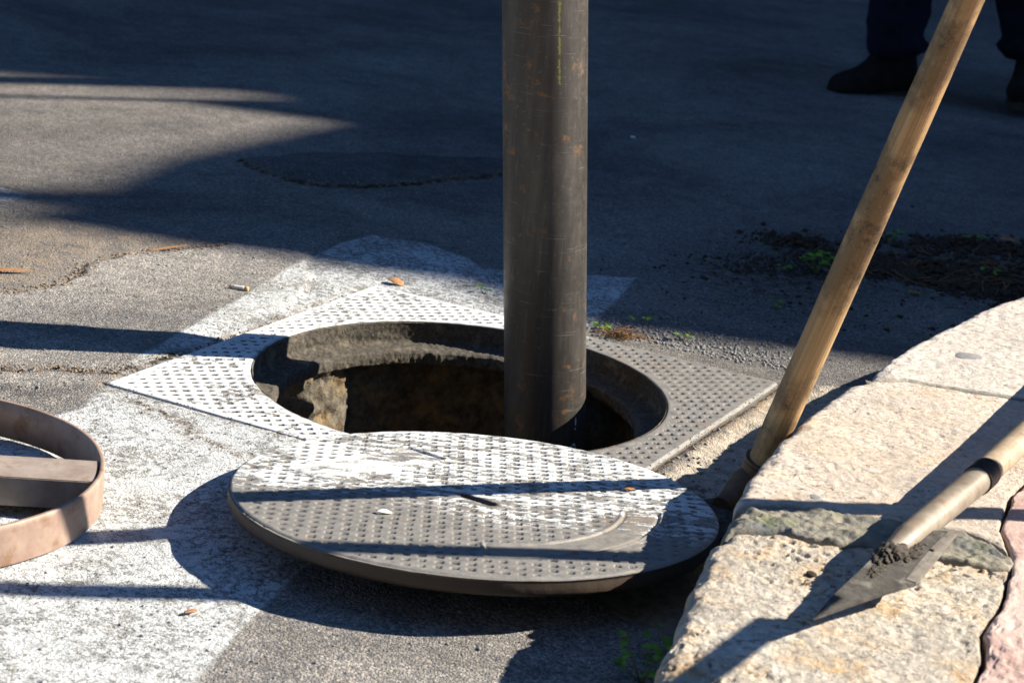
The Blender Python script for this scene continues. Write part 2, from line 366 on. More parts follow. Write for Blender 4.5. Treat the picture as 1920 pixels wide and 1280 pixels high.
def mat_wood(name, dark=0.55, grey=False):
    m = M(name, 0.55, 0, 0.35)
    gv = m.map((1, 1, 1)); g = m.attr('u')
    n = m.noise(9, 5, 0.65); n2 = m.noise(34, 6, 0.75)
    grain = m.t.nodes.new('ShaderNodeTexNoise'); cx = m.t.nodes.new('ShaderNodeCombineXYZ')
    m.lk(m.attr('u'), cx.inputs[0]); m.lk(m.attr('v'), cx.inputs[1]); m.lk(cx.outputs[0], grain.inputs['Vector'])
    grain.inputs['Scale'].default_value = 1.0; grain.inputs['Detail'].default_value = 6; gr = grain.outputs[0]
    b = m.ramp(gr, [(0.3, (0.27, 0.165, 0.07)), (0.52, (0.42, 0.27, 0.125)), (0.75, (0.56, 0.385, 0.20))])
    b = m.mix(m.math('MULTIPLY', m.rng(n, 0.42, 0.54), dark), b, (0.13, 0.082, 0.038))
    b = m.mix(m.math('MULTIPLY', m.math('MULTIPLY', m.rng(n2, 0.52, 0.64), m.rng(n, 0.46, 0.56)), 0.85), b, (0.035, 0.026, 0.018))
    b = m.mix(m.rng(m.noise(420, 3), 0.64, 0.7, 0, 0.5), b, (0.68, 0.55, 0.36))
    if grey: b = m.mix(0.65, b, m.mix(m.rng(n2, 0.35, 0.65), (0.20, 0.17, 0.13), (0.40, 0.35, 0.28)))
    m.col(b); m.bump(m.math('ADD', m.math('MULTIPLY', gr, 1.0), m.math('MULTIPLY', n2, 0.4)), 0.5, 0.0009)
    m.rgh(m.rng(n2, 0.3, 0.7, 0.42, 0.7))
    return m.m

def mat_simple(name, lo, hi, rough=0.8, metal=0.0, scale=40, bump=0.001, spec=0.3, third=None, t_scale=15, t=(0.55, 0.65), tf=0.7):
    m = M(name, rough, metal, spec)
    n = m.noise(scale, 6, 0.7)
    b = m.ramp(n, [(0.3, lo), (0.7, hi)])
    if third: b = m.mix(m.rng(m.noise(t_scale, 5, 0.65), t[0], t[1], 0, tf), b, third)
    m.col(b)
    if bump: m.bump(n, 0.6, bump)
    return m.m

MT = dict(
    road=mat_road(), pipe=mat_pipe(), wood=mat_wood('ash_wood', 0.78), wood_grey=mat_wood('weathered_wood', 0.45, True), mortar=mat_mortar(), pave=mat_pavement(),
    lid=mat_iron('painted_cast_iron_lid', -0.050, (0.45, 1.3, 1), R(12), 1.0, 0.20), frame=mat_iron('painted_cast_iron_frame', 0.0, (0.7, 1.2, 1), R(10), 1.0, 0.26, 0.3),
    stone_a=mat_stone('pitted_limestone', (0.24, 0.215, 0.175), (0.52, 0.47, 0.39), (0.73, 0.69, 0.615), 0.8, 1.1, 0.0055, 0.75),
    stone_b=mat_stone('smooth_limestone', (0.36, 0.31, 0.255), (0.55, 0.48, 0.405), (0.68, 0.62, 0.54), 0.4, 0.9, 0.0035, 0.7),
    stone_c=mat_stone('pale_limestone', (0.37, 0.335, 0.295), (0.54, 0.495, 0.44), (0.65, 0.605, 0.545), 0.10, 0.8, 0.003, 0.7),
    wall=mat_simple('dirty_concrete_shaft', (0.040, 0.034, 0.027), (0.19, 0.165, 0.125), 0.95, 0, 60, 0.014, third=(0.30, 0.20, 0.09), t_scale=22, t=(0.52, 0.64), tf=0.5),
    seat=mat_simple('encrusted_iron', (0.030, 0.027, 0.023), (0.13, 0.115, 0.093), 0.95, 0, 150, 0.007, third=(0.19, 0.16, 0.12), t_scale=30),
    rust_dark=mat_simple('rusty_steel', (0.085, 0.05, 0.032), (0.19, 0.115, 0.07), 0.6, 0.3, 45, 0.0008, 0.4, third=(0.05, 0.04, 0.035), t_scale=14),
    primer=mat_simple('rusted_red_primer', (0.25, 0.165, 0.125), (0.40, 0.295, 0.235), 0.55, 0.1, 30, 0.0006, 0.4, third=(0.20, 0.10, 0.045), t_scale=20, t=(0.54, 0.66), tf=0.75),
    bar=mat_simple('scuffed_primer', (0.26, 0.20, 0.165), (0.42, 0.36, 0.315), 0.5, 0.15, 26, 0.0006, 0.4, third=(0.24, 0.15, 0.10), t_scale=34, t=(0.6, 0.68), tf=0.6),
    muddy=mat_simple('muddy_steel_blade', (0.030, 0.027, 0.023), (0.10, 0.092, 0.08), 0.75, 0.0, 60, 0.003, 0.3, third=(0.20, 0.18, 0.15), t_scale=30, t=(0.54, 0.64), tf=0.6),
    bright=mat_simple('worn_bright_steel', (0.30, 0.27, 0.23), (0.5, 0.47, 0.42), 0.4, 0.7, 60, 0.0005, 0.5),
    socket=mat_simple('scratched_steel_socket', (0.15, 0.12, 0.088), (0.29, 0.245, 0.19), 0.5, 0.1, 34, 0.0008, 0.45, third=(0.20, 0.12, 0.06), t_scale=30, t=(0.55, 0.64), tf=0.6),
    black=mat_simple('black_collar', (0.012, 0.011, 0.010), (0.04, 0.036, 0.033), 0.5, 0.2, 60, 0.0005),
    worn=mat_simple('scoured_steel', (0.13, 0.115, 0.095), (0.30, 0.27, 0.225), 0.55, 0.2, 50, 0.001, 0.4, third=(0.06, 0.05, 0.04), t_scale=60),
    mud=mat_simple('drying_mud', (0.030, 0.025, 0.020), (0.10, 0.085, 0.068), 0.95, 0, 200, 0.001),
    soil=mat_simple('dark_soil', (0.020, 0.013, 0.009), (0.075, 0.052, 0.034), 0.98, 0, 200, 0.002),
    grit=mat_simple('brown_grit', (0.10, 0.07, 0.045), (0.34, 0.26, 0.18), 0.95, 0, 300, 0.001),
    leaf=mat_simple('green_leaf', (0.07, 0.175, 0.012), (0.15, 0.31, 0.025), 0.5, 0, 90, 0.0006),
    stem=mat_simple('plant_stem', (0.12, 0.14, 0.04), (0.22, 0.20, 0.07), 0.7, 0, 90, 0),
    dry=mat_simple('dry_leaf', (0.22, 0.10, 0.045), (0.42, 0.23, 0.11), 0.8, 0, 80, 0.001),
    yellow=mat_simple('yellowed_leaf', (0.25, 0.14, 0.02), (0.45, 0.28, 0.05), 0.7, 0, 80, 0.001),
    root=mat_simple('brown_roots', (0.12, 0.06, 0.025), (0.28, 0.16, 0.07), 0.9, 0, 80, 0),
    paper=mat_simple('cigarette_paper', (0.55, 0.56, 0.55), (0.72, 0.72, 0.68), 0.8, 0, 90, 0.0003),
    filt=mat_simple('cork_filter', (0.48, 0.27, 0.12), (0.62, 0.42, 0.22), 0.8, 0, 300, 0.0003),
    ash=mat_simple('burnt_ash', (0.01, 0.01, 0.01), (0.05, 0.04, 0.04), 0.95, 0, 300, 0),
    cloth=mat_simple('navy_work_cloth', (0.004, 0.005, 0.012), (0.011, 0.013, 0.026), 0.95, 0, 30, 0.004, 0.1),
    boot=mat_simple('dusty_black_leather', (0.006, 0.005, 0.005), (0.018, 0.014, 0.012), 0.9, 0, 25, 0.002, 0.1),
    sole=mat_simple('boot_rubber', (0.02, 0.017, 0.015), (0.05, 0.042, 0.036), 0.95, 0, 40, 0.001, 0.1),
    skin=mat_simple('skin', (0.42, 0.26, 0.18), (0.5, 0.32, 0.23), 0.6, 0, 60, 0.0005),
    hair=mat_simple('dark_hair', (0.02, 0.014, 0.01), (0.05, 0.035, 0.025), 0.7, 0, 100, 0.001),
    render=mat_simple('rendered_wall', (0.42, 0.36, 0.28), (0.55, 0.48, 0.38), 0.95, 0, 4, 0.01),
    tile=mat_simple('roof_tile', (0.25, 0.11, 0.06), (0.38, 0.19, 0.11), 0.9, 0, 6, 0.01),
    dark_render=mat_simple('dark_plaster', (0.07, 0.065, 0.06), (0.12, 0.11, 0.10), 0.95, 0, 4, 0.01),
    glass=mat_simple('window_glass', (0.03, 0.035, 0.04), (0.05, 0.06, 0.07), 0.15, 0, 4, 0, 0.6),
    pebble=mat_simple('grey_pebble', (0.16, 0.165, 0.17), (0.28, 0.28, 0.27), 0.85, 0, 120, 0.001),
    post=mat_simple('grey_painted_post', (0.25, 0.26, 0.27), (0.38, 0.38, 0.38), 0.6, 0, 30, 0.001),
)

# ------------------------------------------------------------------ ground sheet
HC = (-0.0752, 3.1543); TH = R(-25.529); S = 0.3953; RH = 0.330
paint1 = [(-1.6, 2.5), (-0.9, 2.66), (-0.736, 2.73), (-0.616, 2.861), (-0.599, 2.961), (-0.549, 2.952), (-0.303, 2.921), (-0.119, 2.602), (-0.225, 2.362), (-0.262, 2.216), (-0.306, 2.01), (-0.34, 1.88), (-0.5, 1.5), (-1.6, 1.2)]
paint2 = [(-0.604, 3.04), (-0.548, 3.275), (-0.495, 3.467), (-0.417, 3.8), (-0.357, 3.988), (-0.301, 4.075), (-0.191, 4.048), (-0.101, 3.965), (-0.071, 3.894), (0.027, 3.907), (0.231, 3.951), (0.18, 3.735), (0.134, 3.568), (0.04, 3.255), (-0.318, 3.305), (-0.557, 3.076)]
paint3 = [(-1.6, 4.118), (-1.077, 4.143), (-1.008, 4.107), (-1.023, 4.031), (-1.109, 3.97), (-1.6, 3.95)]
crA = [(-1.2, 2.90), (-0.807, 2.954), (-0.77, 2.994), (-0.702, 3.018), (-0.653, 3.017), (-0.613, 3.023), (-0.568, 3.089), (-0.485, 3.243), (-0.402, 3.402), (-0.272, 3.658)]
crB = [(-0.664, 4.623), (-0.582, 4.519), (-0.479, 4.458), (-0.363, 4.477), (-0.252, 4.572), (-0.067, 4.783), (0.136, 5.045)]
crC = [(-1.3, 3.2), (-0.915, 3.334), (-0.874, 3.384), (-0.816, 3.443), (-0.78, 3.568), (-0.778, 3.645), (-0.736, 3.723), (-0.657, 3.778), (-0.572, 3.859)]
crD = [(-0.61, 2.97), (-0.52, 2.875), (-0.33, 2.70), (-0.2, 2.56)]
dpatch = [(-0.664, 4.623), (-0.473, 4.817), (-0.123, 4.95), (0.136, 5.045), (-0.067, 4.783), (-0.252, 4.572), (-0.363, 4.477), (-0.479, 4.458), (-0.582, 4.519)]
gutter = [(0.098, 2.43), (0.22, 2.80), (0.32, 3.02), (0.451, 3.33), (0.64, 3.42), (0.70, 3.2), (0.50, 2.6), (0.38, 2.2), (0.2, 2.3)]
pale = [(-1.4, 3.1), (-0.915, 3.334), (-0.874, 3.384), (-0.816, 3.443), (-0.78, 3.568), (-0.778, 3.645), (-0.736, 3.723), (-0.657, 3.778), (-0.572, 3.879), (-0.4, 3.87), (-0.35, 3.2), (-0.6, 2.95), (-1.4, 2.8)]
ochre = [(-1.4, 3.2), (-0.915, 3.36), (-0.874, 3.40), (-0.816, 3.46), (-0.80, 3.568), (-0.79, 3.665), (-0.736, 3.74), (-0.657, 3.79), (-0.55, 3.86), (-0.9, 3.95), (-1.4, 3.7)]
soil_pg = [(0.40, 3.86), (0.407, 4.153), (0.50, 4.396), (0.681, 4.50), (0.835, 4.431), (1.047, 4.623), (1.30, 4.78), (1.45, 4.5), (1.2, 4.1), (1.027, 4.05), (0.886, 4.02), (0.798, 4.10), (0.70, 4.02), (0.55, 3.95)]

def ax(a, b, fine, lo, hi, g=1.12, mx=4.0):
    A = list(np.arange(a, b, fine)); s = fine; x = A[-1]
    while x < hi: s = min(s * g, mx); x += s; A.append(x)
    s = fine; x = A[0]; B = []
    while x > lo: s = min(s * g, mx); x -= s; B.append(x)
    return np.array(B[::-1] + A)
gx = ax(-0.95, 0.75, 0.006, -60, 60, 1.06); gy = ax(1.95, 4.3, 0.006, -20, 90, 1.04)
X, Y = np.meshgrid(gx, gy, indexing='ij')
def square_d(x, y):      # signed distance outside the frame's square
    c, s = math.cos(TH), math.sin(TH)
    a = (x - HC[0]) * c + (y - HC[1]) * s; b = -(x - HC[0]) * s + (y - HC[1]) * c
    qa, qb = np.abs(a) - S, np.abs(b) - S
    return np.where((qa > 0) & (qb > 0), np.hypot(qa, qb), np.maximum(qa, qb)), a, b
sqd, fa, fb = square_d(X, Y)
wx, wy = X + 0.02 * fbm(X, Y, 0.09, 3, 3), Y + 0.02 * fbm(X, Y, 0.09, 9, 3)
near = np.exp(-((X + 0.1) ** 2 + (Y - 3) ** 2) / 9)
A_paint = np.maximum.reduce([sdf(X, Y, paint1), sdf(X, Y, paint2), sdf(X, Y, paint3)])
A_crack = np.minimum.reduce([seg_d(wx, wy, crA), seg_d(wx, wy, crB) - 0.001, seg_d(wx, wy, crC) + 0.002, seg_d(wx, wy, crD) + 0.004, np.abs(sqd) + 0.001])
A_gut = sdf(wx, wy, gutter); A_soil = np.clip(sdf(wx, wy, soil_pg), -1, 1)
Z = 0.006 * fbm(X, Y, 0.5, 21, 3) + 0.0022 * fbm(X, Y, 0.05, 31, 3)
Z = Z * near - 0.0035
Z -= 0.010 * np.exp(-(seg_d(wx, wy, crA) / 0.008) ** 2) * (0.3 + 1.2 * np.clip(vn(X, Y, 0.05, 5) + .5, 0, 1))
Z -= 0.004 * np.exp(-(seg_d(wx, wy, crC) / 0.008) ** 2) + 0.004 * np.exp(-(seg_d(wx, wy, crB) / 0.01) ** 2)
Z += 0.006 * sstep(-0.01, 0.006, sdf(wx, wy, dpatch))
Z += 0.006 * sstep(-0.008, 0.006, sdf(wx, wy, pale)) * sstep(0.03, 0.08, sqd)
Z -= 0.010 * sstep(-0.01, 0.03, A_gut)                       # the gutter lies lower than the frame
Z += 0.004 * fbm(X, Y, 0.03, 41, 4) * sstep(-0.01, 0.02, A_gut)
flush = (fb < -S * 0.5) * (fa < 0.2) * sstep(0.16, 0.0, sqd)
Z = Z * (1 - flush) + 0.0036 * flush
Z -= 0.005 * np.exp(-(sqd / 0.007) ** 2) * (1 - (0.35 + 0.65 * sstep(-0.25, 0.05, fa)) * flush)
Z = np.where(sqd < 0.0, np.minimum(Z, -0.002), Z)
wearv = np.zeros_like(X) + 0.30
wearv -= 0.10 * sstep(3.5, 4.0, Y)                           # paint worn most in the middle distance
wearv += 0.25 * sstep(-0.01, 0.1, sdf(X, Y, paint1))
nu, nv = X.shape
F = grid_faces(nu, nv)
cxm = X.ravel()[F].mean(1); cym = Y.ravel()[F].mean(1)
F = F[np.hypot(cxm - HC[0], cym - HC[1]) > 0.355]
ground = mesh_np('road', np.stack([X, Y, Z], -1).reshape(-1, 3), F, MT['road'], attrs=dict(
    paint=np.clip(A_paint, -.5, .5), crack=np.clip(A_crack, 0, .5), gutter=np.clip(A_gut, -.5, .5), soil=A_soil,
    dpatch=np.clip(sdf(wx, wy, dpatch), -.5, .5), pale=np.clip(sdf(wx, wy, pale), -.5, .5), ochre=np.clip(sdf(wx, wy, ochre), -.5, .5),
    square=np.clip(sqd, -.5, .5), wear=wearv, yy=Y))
tag(ground, kind='structure')

def pits(a, b, pitch=0.027, r=0.0068):
    d = np.full(np.shape(a), 9.0)
    for oa, ob in ((0, 0), (.5, .5)):
        ia, ib = np.floor(a / pitch + oa), np.floor(b / pitch + ob)
        ja, jb, js = hsh(ia, ib, 5) - .5, hsh(ia, ib, 6) - .5, hsh(ia, ib, 7) - .5
        ua = (a / pitch + oa) % 1.0 - 0.5 + ja * 0.07; ub = (b / pitch + ob) % 1.0 - 0.5 + jb * 0.07
        d = np.minimum(d, (np.abs(ua) + np.abs(ub)) * pitch * (1 + 0.28 * js) + 0.0018 * vn(a, b, 0.003, 3))
    return 1 - sstep(r * 0.72, r * 1.12, d)

# ------------------------------------------------------------------ manhole frame: square plate with a round opening
fr = thing('manhole_surround', 'square cast iron frame round the open hole, half painted white', 'manhole surround', (HC[0], HC[1], 0))
n_th, n_r = 1500, 96
th = np.linspace(0, 2 * np.pi, n_th, endpoint=False)[:, None]
rr = np.linspace(0, 1, n_r)[None, :]
rout = S / np.maximum(np.abs(np.cos(th)), np.abs(np.sin(th)))
rad = RH + (rout - RH) * rr
a = rad * np.cos(th); b = rad * np.sin(th)
edge = np.minimum(S - np.maximum(np.abs(a), np.abs(b)), rad - RH)
pit = pits(a + 0.004, b + 0.003) * sstep(0.012, 0.016, edge) * (S - np.maximum(np.abs(a), np.abs(b)) > 0.014)
z = 0.004 - 0.0019 * pit - (0.003 - 0.0022 * (b < -S * 0.6)) * (1 - sstep(0, 0.004, edge)) + 0.0006 * fbm(a, b, 0.02, 4, 3)
c, s = math.cos(TH), math.sin(TH)
xl = a * c - b * s; yl = a * s + b * c
# plate rows then a skirt down the outer side
skz = [-0.004, -0.03]
V = [np.stack([xl, yl, z], -1)]
for q in skz: V.append(np.stack([xl[:, -1:] * 1.0, yl[:, -1:] * 1.0, np.full((n_th, 1), q)], -1))
V = np.concatenate(V, 1); pitv = np.concatenate([pit] + [np.zeros((n_th, 1))] * 2, 1)
wxg, wyg = V[..., 0] + HC[0], V[..., 1] + HC[1]
fp_line = [(-1.2, 3.8), (0.20, 3.8), (0.13, 3.52), (0.065, 3.40), (0.05, 3.2), (0.03, 2.9), (-0.10, 2.60), (-1.2, 2.4)]
fpaint = sdf(wxg + 0.012 * fbm(wxg, wyg, 0.06, 8, 3), wyg, fp_line)
rustv = np.clip(1.1 - np.abs(np.hypot(V[..., 0], V[..., 1]) - RH) / 0.012, 0, 1) * 0.55 + 0.6 * (V[..., 2] < -0.001) + 0.8 * np.exp(-((wxg - 0.12) ** 2 + (wyg - 2.86) ** 2) / 0.02 ** 2)
mesh_np('plate', V.reshape(-1, 3), grid_faces(n_th, n_r + 2, True)[:, ::1], MT['frame'], fr, attrs=dict(
    paint=np.clip(fpaint, -.15, .15), pit=pitv, rust_dark=rustv, dust=np.zeros(pitv.shape)))
# seat ring inside: upright wall, ledge, lower wall, all caked with dirt
prof = [(0.330, 0.0035), (0.3315, -0.006), (0.3325, -0.018), (0.333, -0.030), (0.331, -0.034), (0.322, -0.0365), (0.308, -0.0375), (0.296, -0.038), (0.291, -0.041), (0.290, -0.050), (0.291, -0.060), (0.296, -0.064), (0.312, -0.066), (0.345, -0.067)]
pr = []
for (r1, z1), (r2, z2) in zip(prof, prof[1:]):
    k = max(1, int(math.hypot(r2 - r1, z2 - z1) / 0.002))
    pr += [(r1 + (r2 - r1) * i / k, z1 + (z2 - z1) * i / k) for i in range(k)]
pr.append(prof[-1]); pr = np.array(pr)
n_th = 700; th = np.linspace(0, 2 * np.pi, n_th, endpoint=False)[:, None]
depth = np.clip(-pr[None, :, 1] / 0.02, 0, 1)
nz = fbm(th * 0.33 + 5, pr[None, :, 1] + pr[None, :, 0] + 0 * th, 0.02, 12, 4)
nz2 = fbm(th * 0.33 + 2, pr[None, :, 1] + pr[None, :, 0] + 0 * th, 0.006, 92, 3)
rr_ = pr[None, :, 0] - depth * (0.003 * (nz + 0.3) + 0.0016 * nz2) - 0.006 * depth * np.clip(fbm(th * 0.33, 0 * th, 0.05, 77, 3), 0, 1) * (pr[None, :, 1] < -0.036)
zz_ = pr[None, :, 1] + depth * (0.002 * fbm(th * 0.33 + 9, pr[None, :, 0] + 0 * th, 0.022, 15, 4) + 0.0016 * fbm(th * 0.33 + 9, pr[None, :, 0] + 0 * th, 0.005, 16, 2))
mesh_np('seat_ring', np.stack([rr_ * np.cos(th), rr_ * np.sin(th), zz_ + 0 * th], -1).reshape(-1, 3), grid_faces(n_th, len(pr), True), MT['seat'], fr)

# ------------------------------------------------------------------ shaft
pz = np.concatenate([np.arange(-0.060, -0.5, -0.006), np.arange(-0.5, -1.5, -0.04)])
nz_t = 420; th = np.linspace(0, 2 * np.pi, nz_t, endpoint=False)[:, None]; zz = pz[None, :]
r_ = 0.335 + 0.02 * fbm(th * 0.33, zz, 0.10, 51, 5) + 0.010 * fbm(th * 0.33, zz, 0.025, 61, 3)
ad_ = np.degrees(th) - 142.0
lump = np.exp(-((ad_ + 1.5) / 12.0) ** 4) * sstep(-0.30, -0.20, zz) * (0.95 + 0.30 * fbm(th * 0.33, zz, 0.03, 71, 4) + 0.16 * fbm(th * 0.33, zz, 0.008, 73, 2))
r_ = r_ - 0.040 * lump
xs, ys = r_ * np.cos(th), r_ * np.sin(th)
Vs = np.stack([xs, ys, zz + 0 * th], -1)
Vb = np.stack([xs[:, -1:] * 0.02, ys[:, -1:] * 0.02, np.full((nz_t, 1), -1.46)], -1)
Vs = np.concatenate([Vs, Vb], 1).reshape(-1, 3) + np.array([HC[0], HC[1], 0])
tag(mesh_np('manhole_shaft', Vs, grid_faces(nz_t, len(pz) + 1, True), MT['wall']), kind='structure')

# ------------------------------------------------------------------ round lid lying on the road and the frame's corner
LC = Vector((-0.0268, 2.545, 0.047)); LR = 0.3195; LT = 0.0225
ln = Vector((-0.016, 0.075, 1.0)).normalized()
n = 320
g = np.linspace(-1, 1, n); gu, gv_ = np.meshgrid(g, g, indexing='ij')
gu = gu + 1e-9; gv_ = gv_ + 2e-9
big = np.abs(gu) > np.abs(gv_)
rc = np.where(big, gu, gv_); ph = np.where(big, (np.pi / 4) * (gv_ / gu), np.pi / 2 - (np.pi / 4) * (gu / gv_))
lx, ly = rc * np.cos(ph) * LR, rc * np.sin(ph) * LR
rl = np.hypot(lx, ly)
phi = R(47); pa = lx * math.cos(phi) + ly * math.sin(phi); pb = -lx * math.sin(phi) + ly * math.cos(phi)
rect = [(-0.251, 0.053), (-0.103, 0.213), (-0.043, 0.165), (-0.194, 0.005)]
d_rect = sdf(lx, ly, rect)
ang = np.degrees(np.arctan2(ly, lx))
d_arc = np.minimum(np.minimum(rl - 0.193, 0.245 - rl), np.minimum(ang + 85, 0 - ang) * (math.pi / 180) * 0.22)
blank = np.maximum(d_rect, d_arc)
slot_d = seg_d(lx, ly, [(-0.012, 0.0), (0.022, -0.026)])
pl = pits(pa + 0.005, pb + 0.002, 0.0275, 0.0064) * (blank < -0.007) * (LR - rl > 0.012) * (slot_d > 0.02)
lz = -0.0021 * pl + 0.0020 * np.exp(-(blank / 0.0018) ** 2) - 0.0022 * np.exp(-((blank - 0.0045) / 0.0018) ** 2) + 0.0005 * fbm(lx, ly, 0.02, 14, 3)
lz -= 0.012 * (1 - sstep(0.004, 0.0075, slot_d))
lz -= 0.0028 * (1 - sstep(0, 0.0045, LR - rl))
lp = [(-0.4, -0.03), (-0.319, -0.055), (-0.218, -0.055), (-0.132, -0.045), (-0.087, -0.045), (-0.025, -0.060), (0.045, -0.10), (0.119, -0.09), (0.187, -0.069), (0.239, -0.109), (0.34, -0.05), (0.401, 0.504), (-0.45, 0.339)]
lpaint = sdf(lx, ly, lp)
Vt = np.stack([lx, ly, lz], -1).reshape(-1, 3)
Ft = grid_faces(n, n)
# rim: border loop of the square grid, then down and under
idx = np.arange(n * n).reshape(n, n)
loop = np.concatenate([idx[:-1, 0], idx[-1, :-1], idx[:0:-1, -1], idx[0, :0:-1]])
lb = Vt[loop]; prev = loop; Vall = [Vt]; Fall = [Ft]; off = len(Vt)
for k, (dr, dz) in enumerate([(0.0008, -0.006), (0.0, -0.012), (0.0008, -0.018), (-0.002, -LT), (-0.03, -LT), (-0.31, -LT)]):
    rr2 = np.hypot(lb[:, 0], lb[:, 1]); a2 = np.arctan2(lb[:, 1], lb[:, 0])
    jj = 0.0012 * fbm(a2 * 0.32 + 3, a2 * 0 + k * 0.006, 0.03, 5, 3)
    f = (LR + dr + (jj if dr > -0.01 else 0)) / rr2
    Vn = np.stack([lb[:, 0] * f, lb[:, 1] * f, np.full(len(loop), dz)], -1)
    cur = off + np.arange(len(loop)); Vall.append(Vn)
    Fall.append(np.stack([prev, np.roll(prev, -1), np.roll(cur, -1), cur], -1)); prev = cur; off += len(loop)
Vl = np.concatenate(Vall); extra = len(Vl) - len(Vt)
rust_dark = np.concatenate([(np.exp(-(slot_d / 0.014) ** 2) * 0.95).ravel() + 0.35 * (LR - rl.ravel() < 0.004), np.full(extra, 1.0)])  # lid side fully darkened: its unlit look is put into the colour
dust = np.concatenate([np.where(blank > 0.002, 0.20 - 0.10 * (d_rect > 0), 0).ravel() + 0.14, np.full(extra, 0.12)])
ux = Vector((0, 1, 0)).cross(ln).normalized(); uy = ln.cross(ux)
Rm = np.array([[ux.x, uy.x, ln.x], [ux.y, uy.y, ln.y], [ux.z, uy.z, ln.z]])
lid = mesh_np('manhole_cover', Vl, np.concatenate(Fall), MT['lid'], attrs=dict(
    paint=np.concatenate([np.clip(lpaint, -.15, .15).ravel(), np.full(extra, -.15)]), pit=np.concatenate([pl.ravel(), np.zeros(extra)]), rust_dark=rust_dark, dust=dust))
lid.matrix_world = Matrix([[*Rm[0], LC.x], [*Rm[1], LC.y], [*Rm[2], LC.z], [0, 0, 0, 1]])
tag(lid, 'round pitted cast iron lid with worn white paint, lying beside the open hole', 'manhole cover')

# ------------------------------------------------------------------ kerb stones, mortar joint, pink pavement
KZ = 0.14
def resample(P, n, pw=1.0):
    P = np.array(P, float); L = np.r_[0, np.cumsum(np.hypot(*np.diff(P, axis=0).T))]; t = np.linspace(0, 1, n) ** pw * L[-1]
    return np.stack([np.interp(t, L, P[:, 0]), np.interp(t, L, P[:, 1])], -1)
def coons(left, right, bot, top, nu, nv, upow=1.0):
    Lc, Rc = resample(left, nv), resample(right, nv); Bc, Tc = resample(bot, nu, upow), resample(top, nu, upow)
    u = np.linspace(0, 1, nu)[:, None, None] ** upow; v = np.linspace(0, 1, nv)[None, :, None]
    return (1 - u) * Lc[None] + u * Rc[None] + (1 - v) * Bc[:, None] + v * Tc[:, None] - ((1 - u) * (1 - v) * Lc[0] + u * (1 - v) * Rc[0] + (1 - u) * v * Lc[-1] + u * v * Rc[-1])
def slab(name, left, right, bot, top, mat, nu, nv, zt=KZ, r_front=0.03, r_side=0.006, rough=0.0015, rs=0.03, seed=0, bottom=-0.03, upow=1.0, pit=0.0):
    P = coons(left, right, bot, top, nu, nv, upow); x, y = P[..., 0], P[..., 1]
    dl = seg_d(x, y, left); dr = np.minimum.reduce([seg_d(x, y, right), seg_d(x, y, bot), seg_d(x, y, top)])
    zz = zt + rough * fbm(x, y, rs, seed, 5) + 0.004 * fbm(x, y, 0.25, seed + 5, 2)
    zz = zz + rough * 0.7 * fbm(x, y, rs * 0.28, seed + 40, 3)
    if pit: zz = zz - pit * sstep(0.16, 0.28, fbm(x, y, 0.012, seed + 60, 3)) * sstep(-0.30, 0.15, vn(x, y, 0.09, seed + 61))
    def rnd(d, r): t = np.clip(1 - d / r, 0, 1); return r * (1 - np.sqrt(np.clip(1 - t * t, 0, 1)))
    wob = 1 + 0.9 * fbm(x, y, 0.035, seed + 9, 4)
    zz = zz - rnd(dl * wob + 0.0, r_front) * 0.8 - rnd(dr, r_side)
    V = np.stack([x, y, zz], -1)
    jl = 0.006 * fbm(x, y, 0.06, seed + 3, 4) * (dl < 0.05)
    V[..., 0] += jl
    idx = np.arange(nu * nv).reshape(nu, nv)
    loop = np.concatenate([idx[:-1, 0], idx[-1, :-1], idx[:0:-1, -1], idx[0, :0:-1]])
    base = V.reshape(-1, 3); lb = base[loop]; c = base.mean(0)
    low = lb.copy(); low[:, 2] = bottom
    Vn = np.concatenate([base, low]); cur = len(base) + np.arange(len(loop))
    F = np.concatenate([grid_faces(nu, nv), np.stack([np.roll(loop, -1), loop, cur, np.roll(cur, -1)], -1)])
    e = np.concatenate([np.minimum(dl * 3 + 1, dr).ravel(), np.full(len(loop), 0.0)])
    return mesh_np(name, Vn, F, mat, attrs=dict(edge=e))
near_s = slab('kerb_stone', [(0.02, 1.25), (0.075, 1.45), (0.13, 1.679), (0.167, 1.85), (0.197, 1.982), (0.226, 2.123), (0.252, 2.245), (0.266, 2.263)],
     [(0.36, 1.25), (0.40, 1.5), (0.455, 1.751), (0.500, 1.932), (0.522, 2.0), (0.533, 2.069), (0.570, 2.15), (0.580, 2.181), (0.602, 2.255)],
     [(0.02, 1.25), (0.36, 1.25)],
     [(0.266, 2.263), (0.284, 2.277), (0.338, 2.296), (0.373, 2.279), (0.401, 2.274), (0.445, 2.282), (0.523, 2.258), (0.581, 2.250), (0.602, 2.255)],
     MT['stone_a'], 190, 460, r_front=0.026, rough=0.0026, rs=0.03, seed=100, pit=0.0035)
tag(near_s, 'rough pitted cream kerb stone in front, below the muddy shovel blade', 'kerb stone', 'kerb stones along the road')
mort = slab('mortar_joint', [(0.268, 2.267), (0.272, 2.30), (0.282, 2.34), (0.291, 2.360)], [(0.604, 2.258), (0.612, 2.275), (0.612, 2.290), (0.610, 2.297)],
     [(0.268, 2.267), (0.284, 2.281), (0.338, 2.300), (0.373, 2.283), (0.401, 2.278), (0.445, 2.286), (0.523, 2.262), (0.581, 2.254), (0.604, 2.258)],
     [(0.291, 2.360), (0.354, 2.386), (0.428, 2.375), (0.485, 2.369), (0.569, 2.356), (0.596, 2.330), (0.610, 2.297)],
     MT['mortar'], 170, 46, zt=KZ + 0.002, r_front=0.03, r_side=0.006, rough=0.005, rs=0.03, seed=150)
tag(mort, 'grey green cement joint between the rough and the smooth kerb stones', 'mortar')
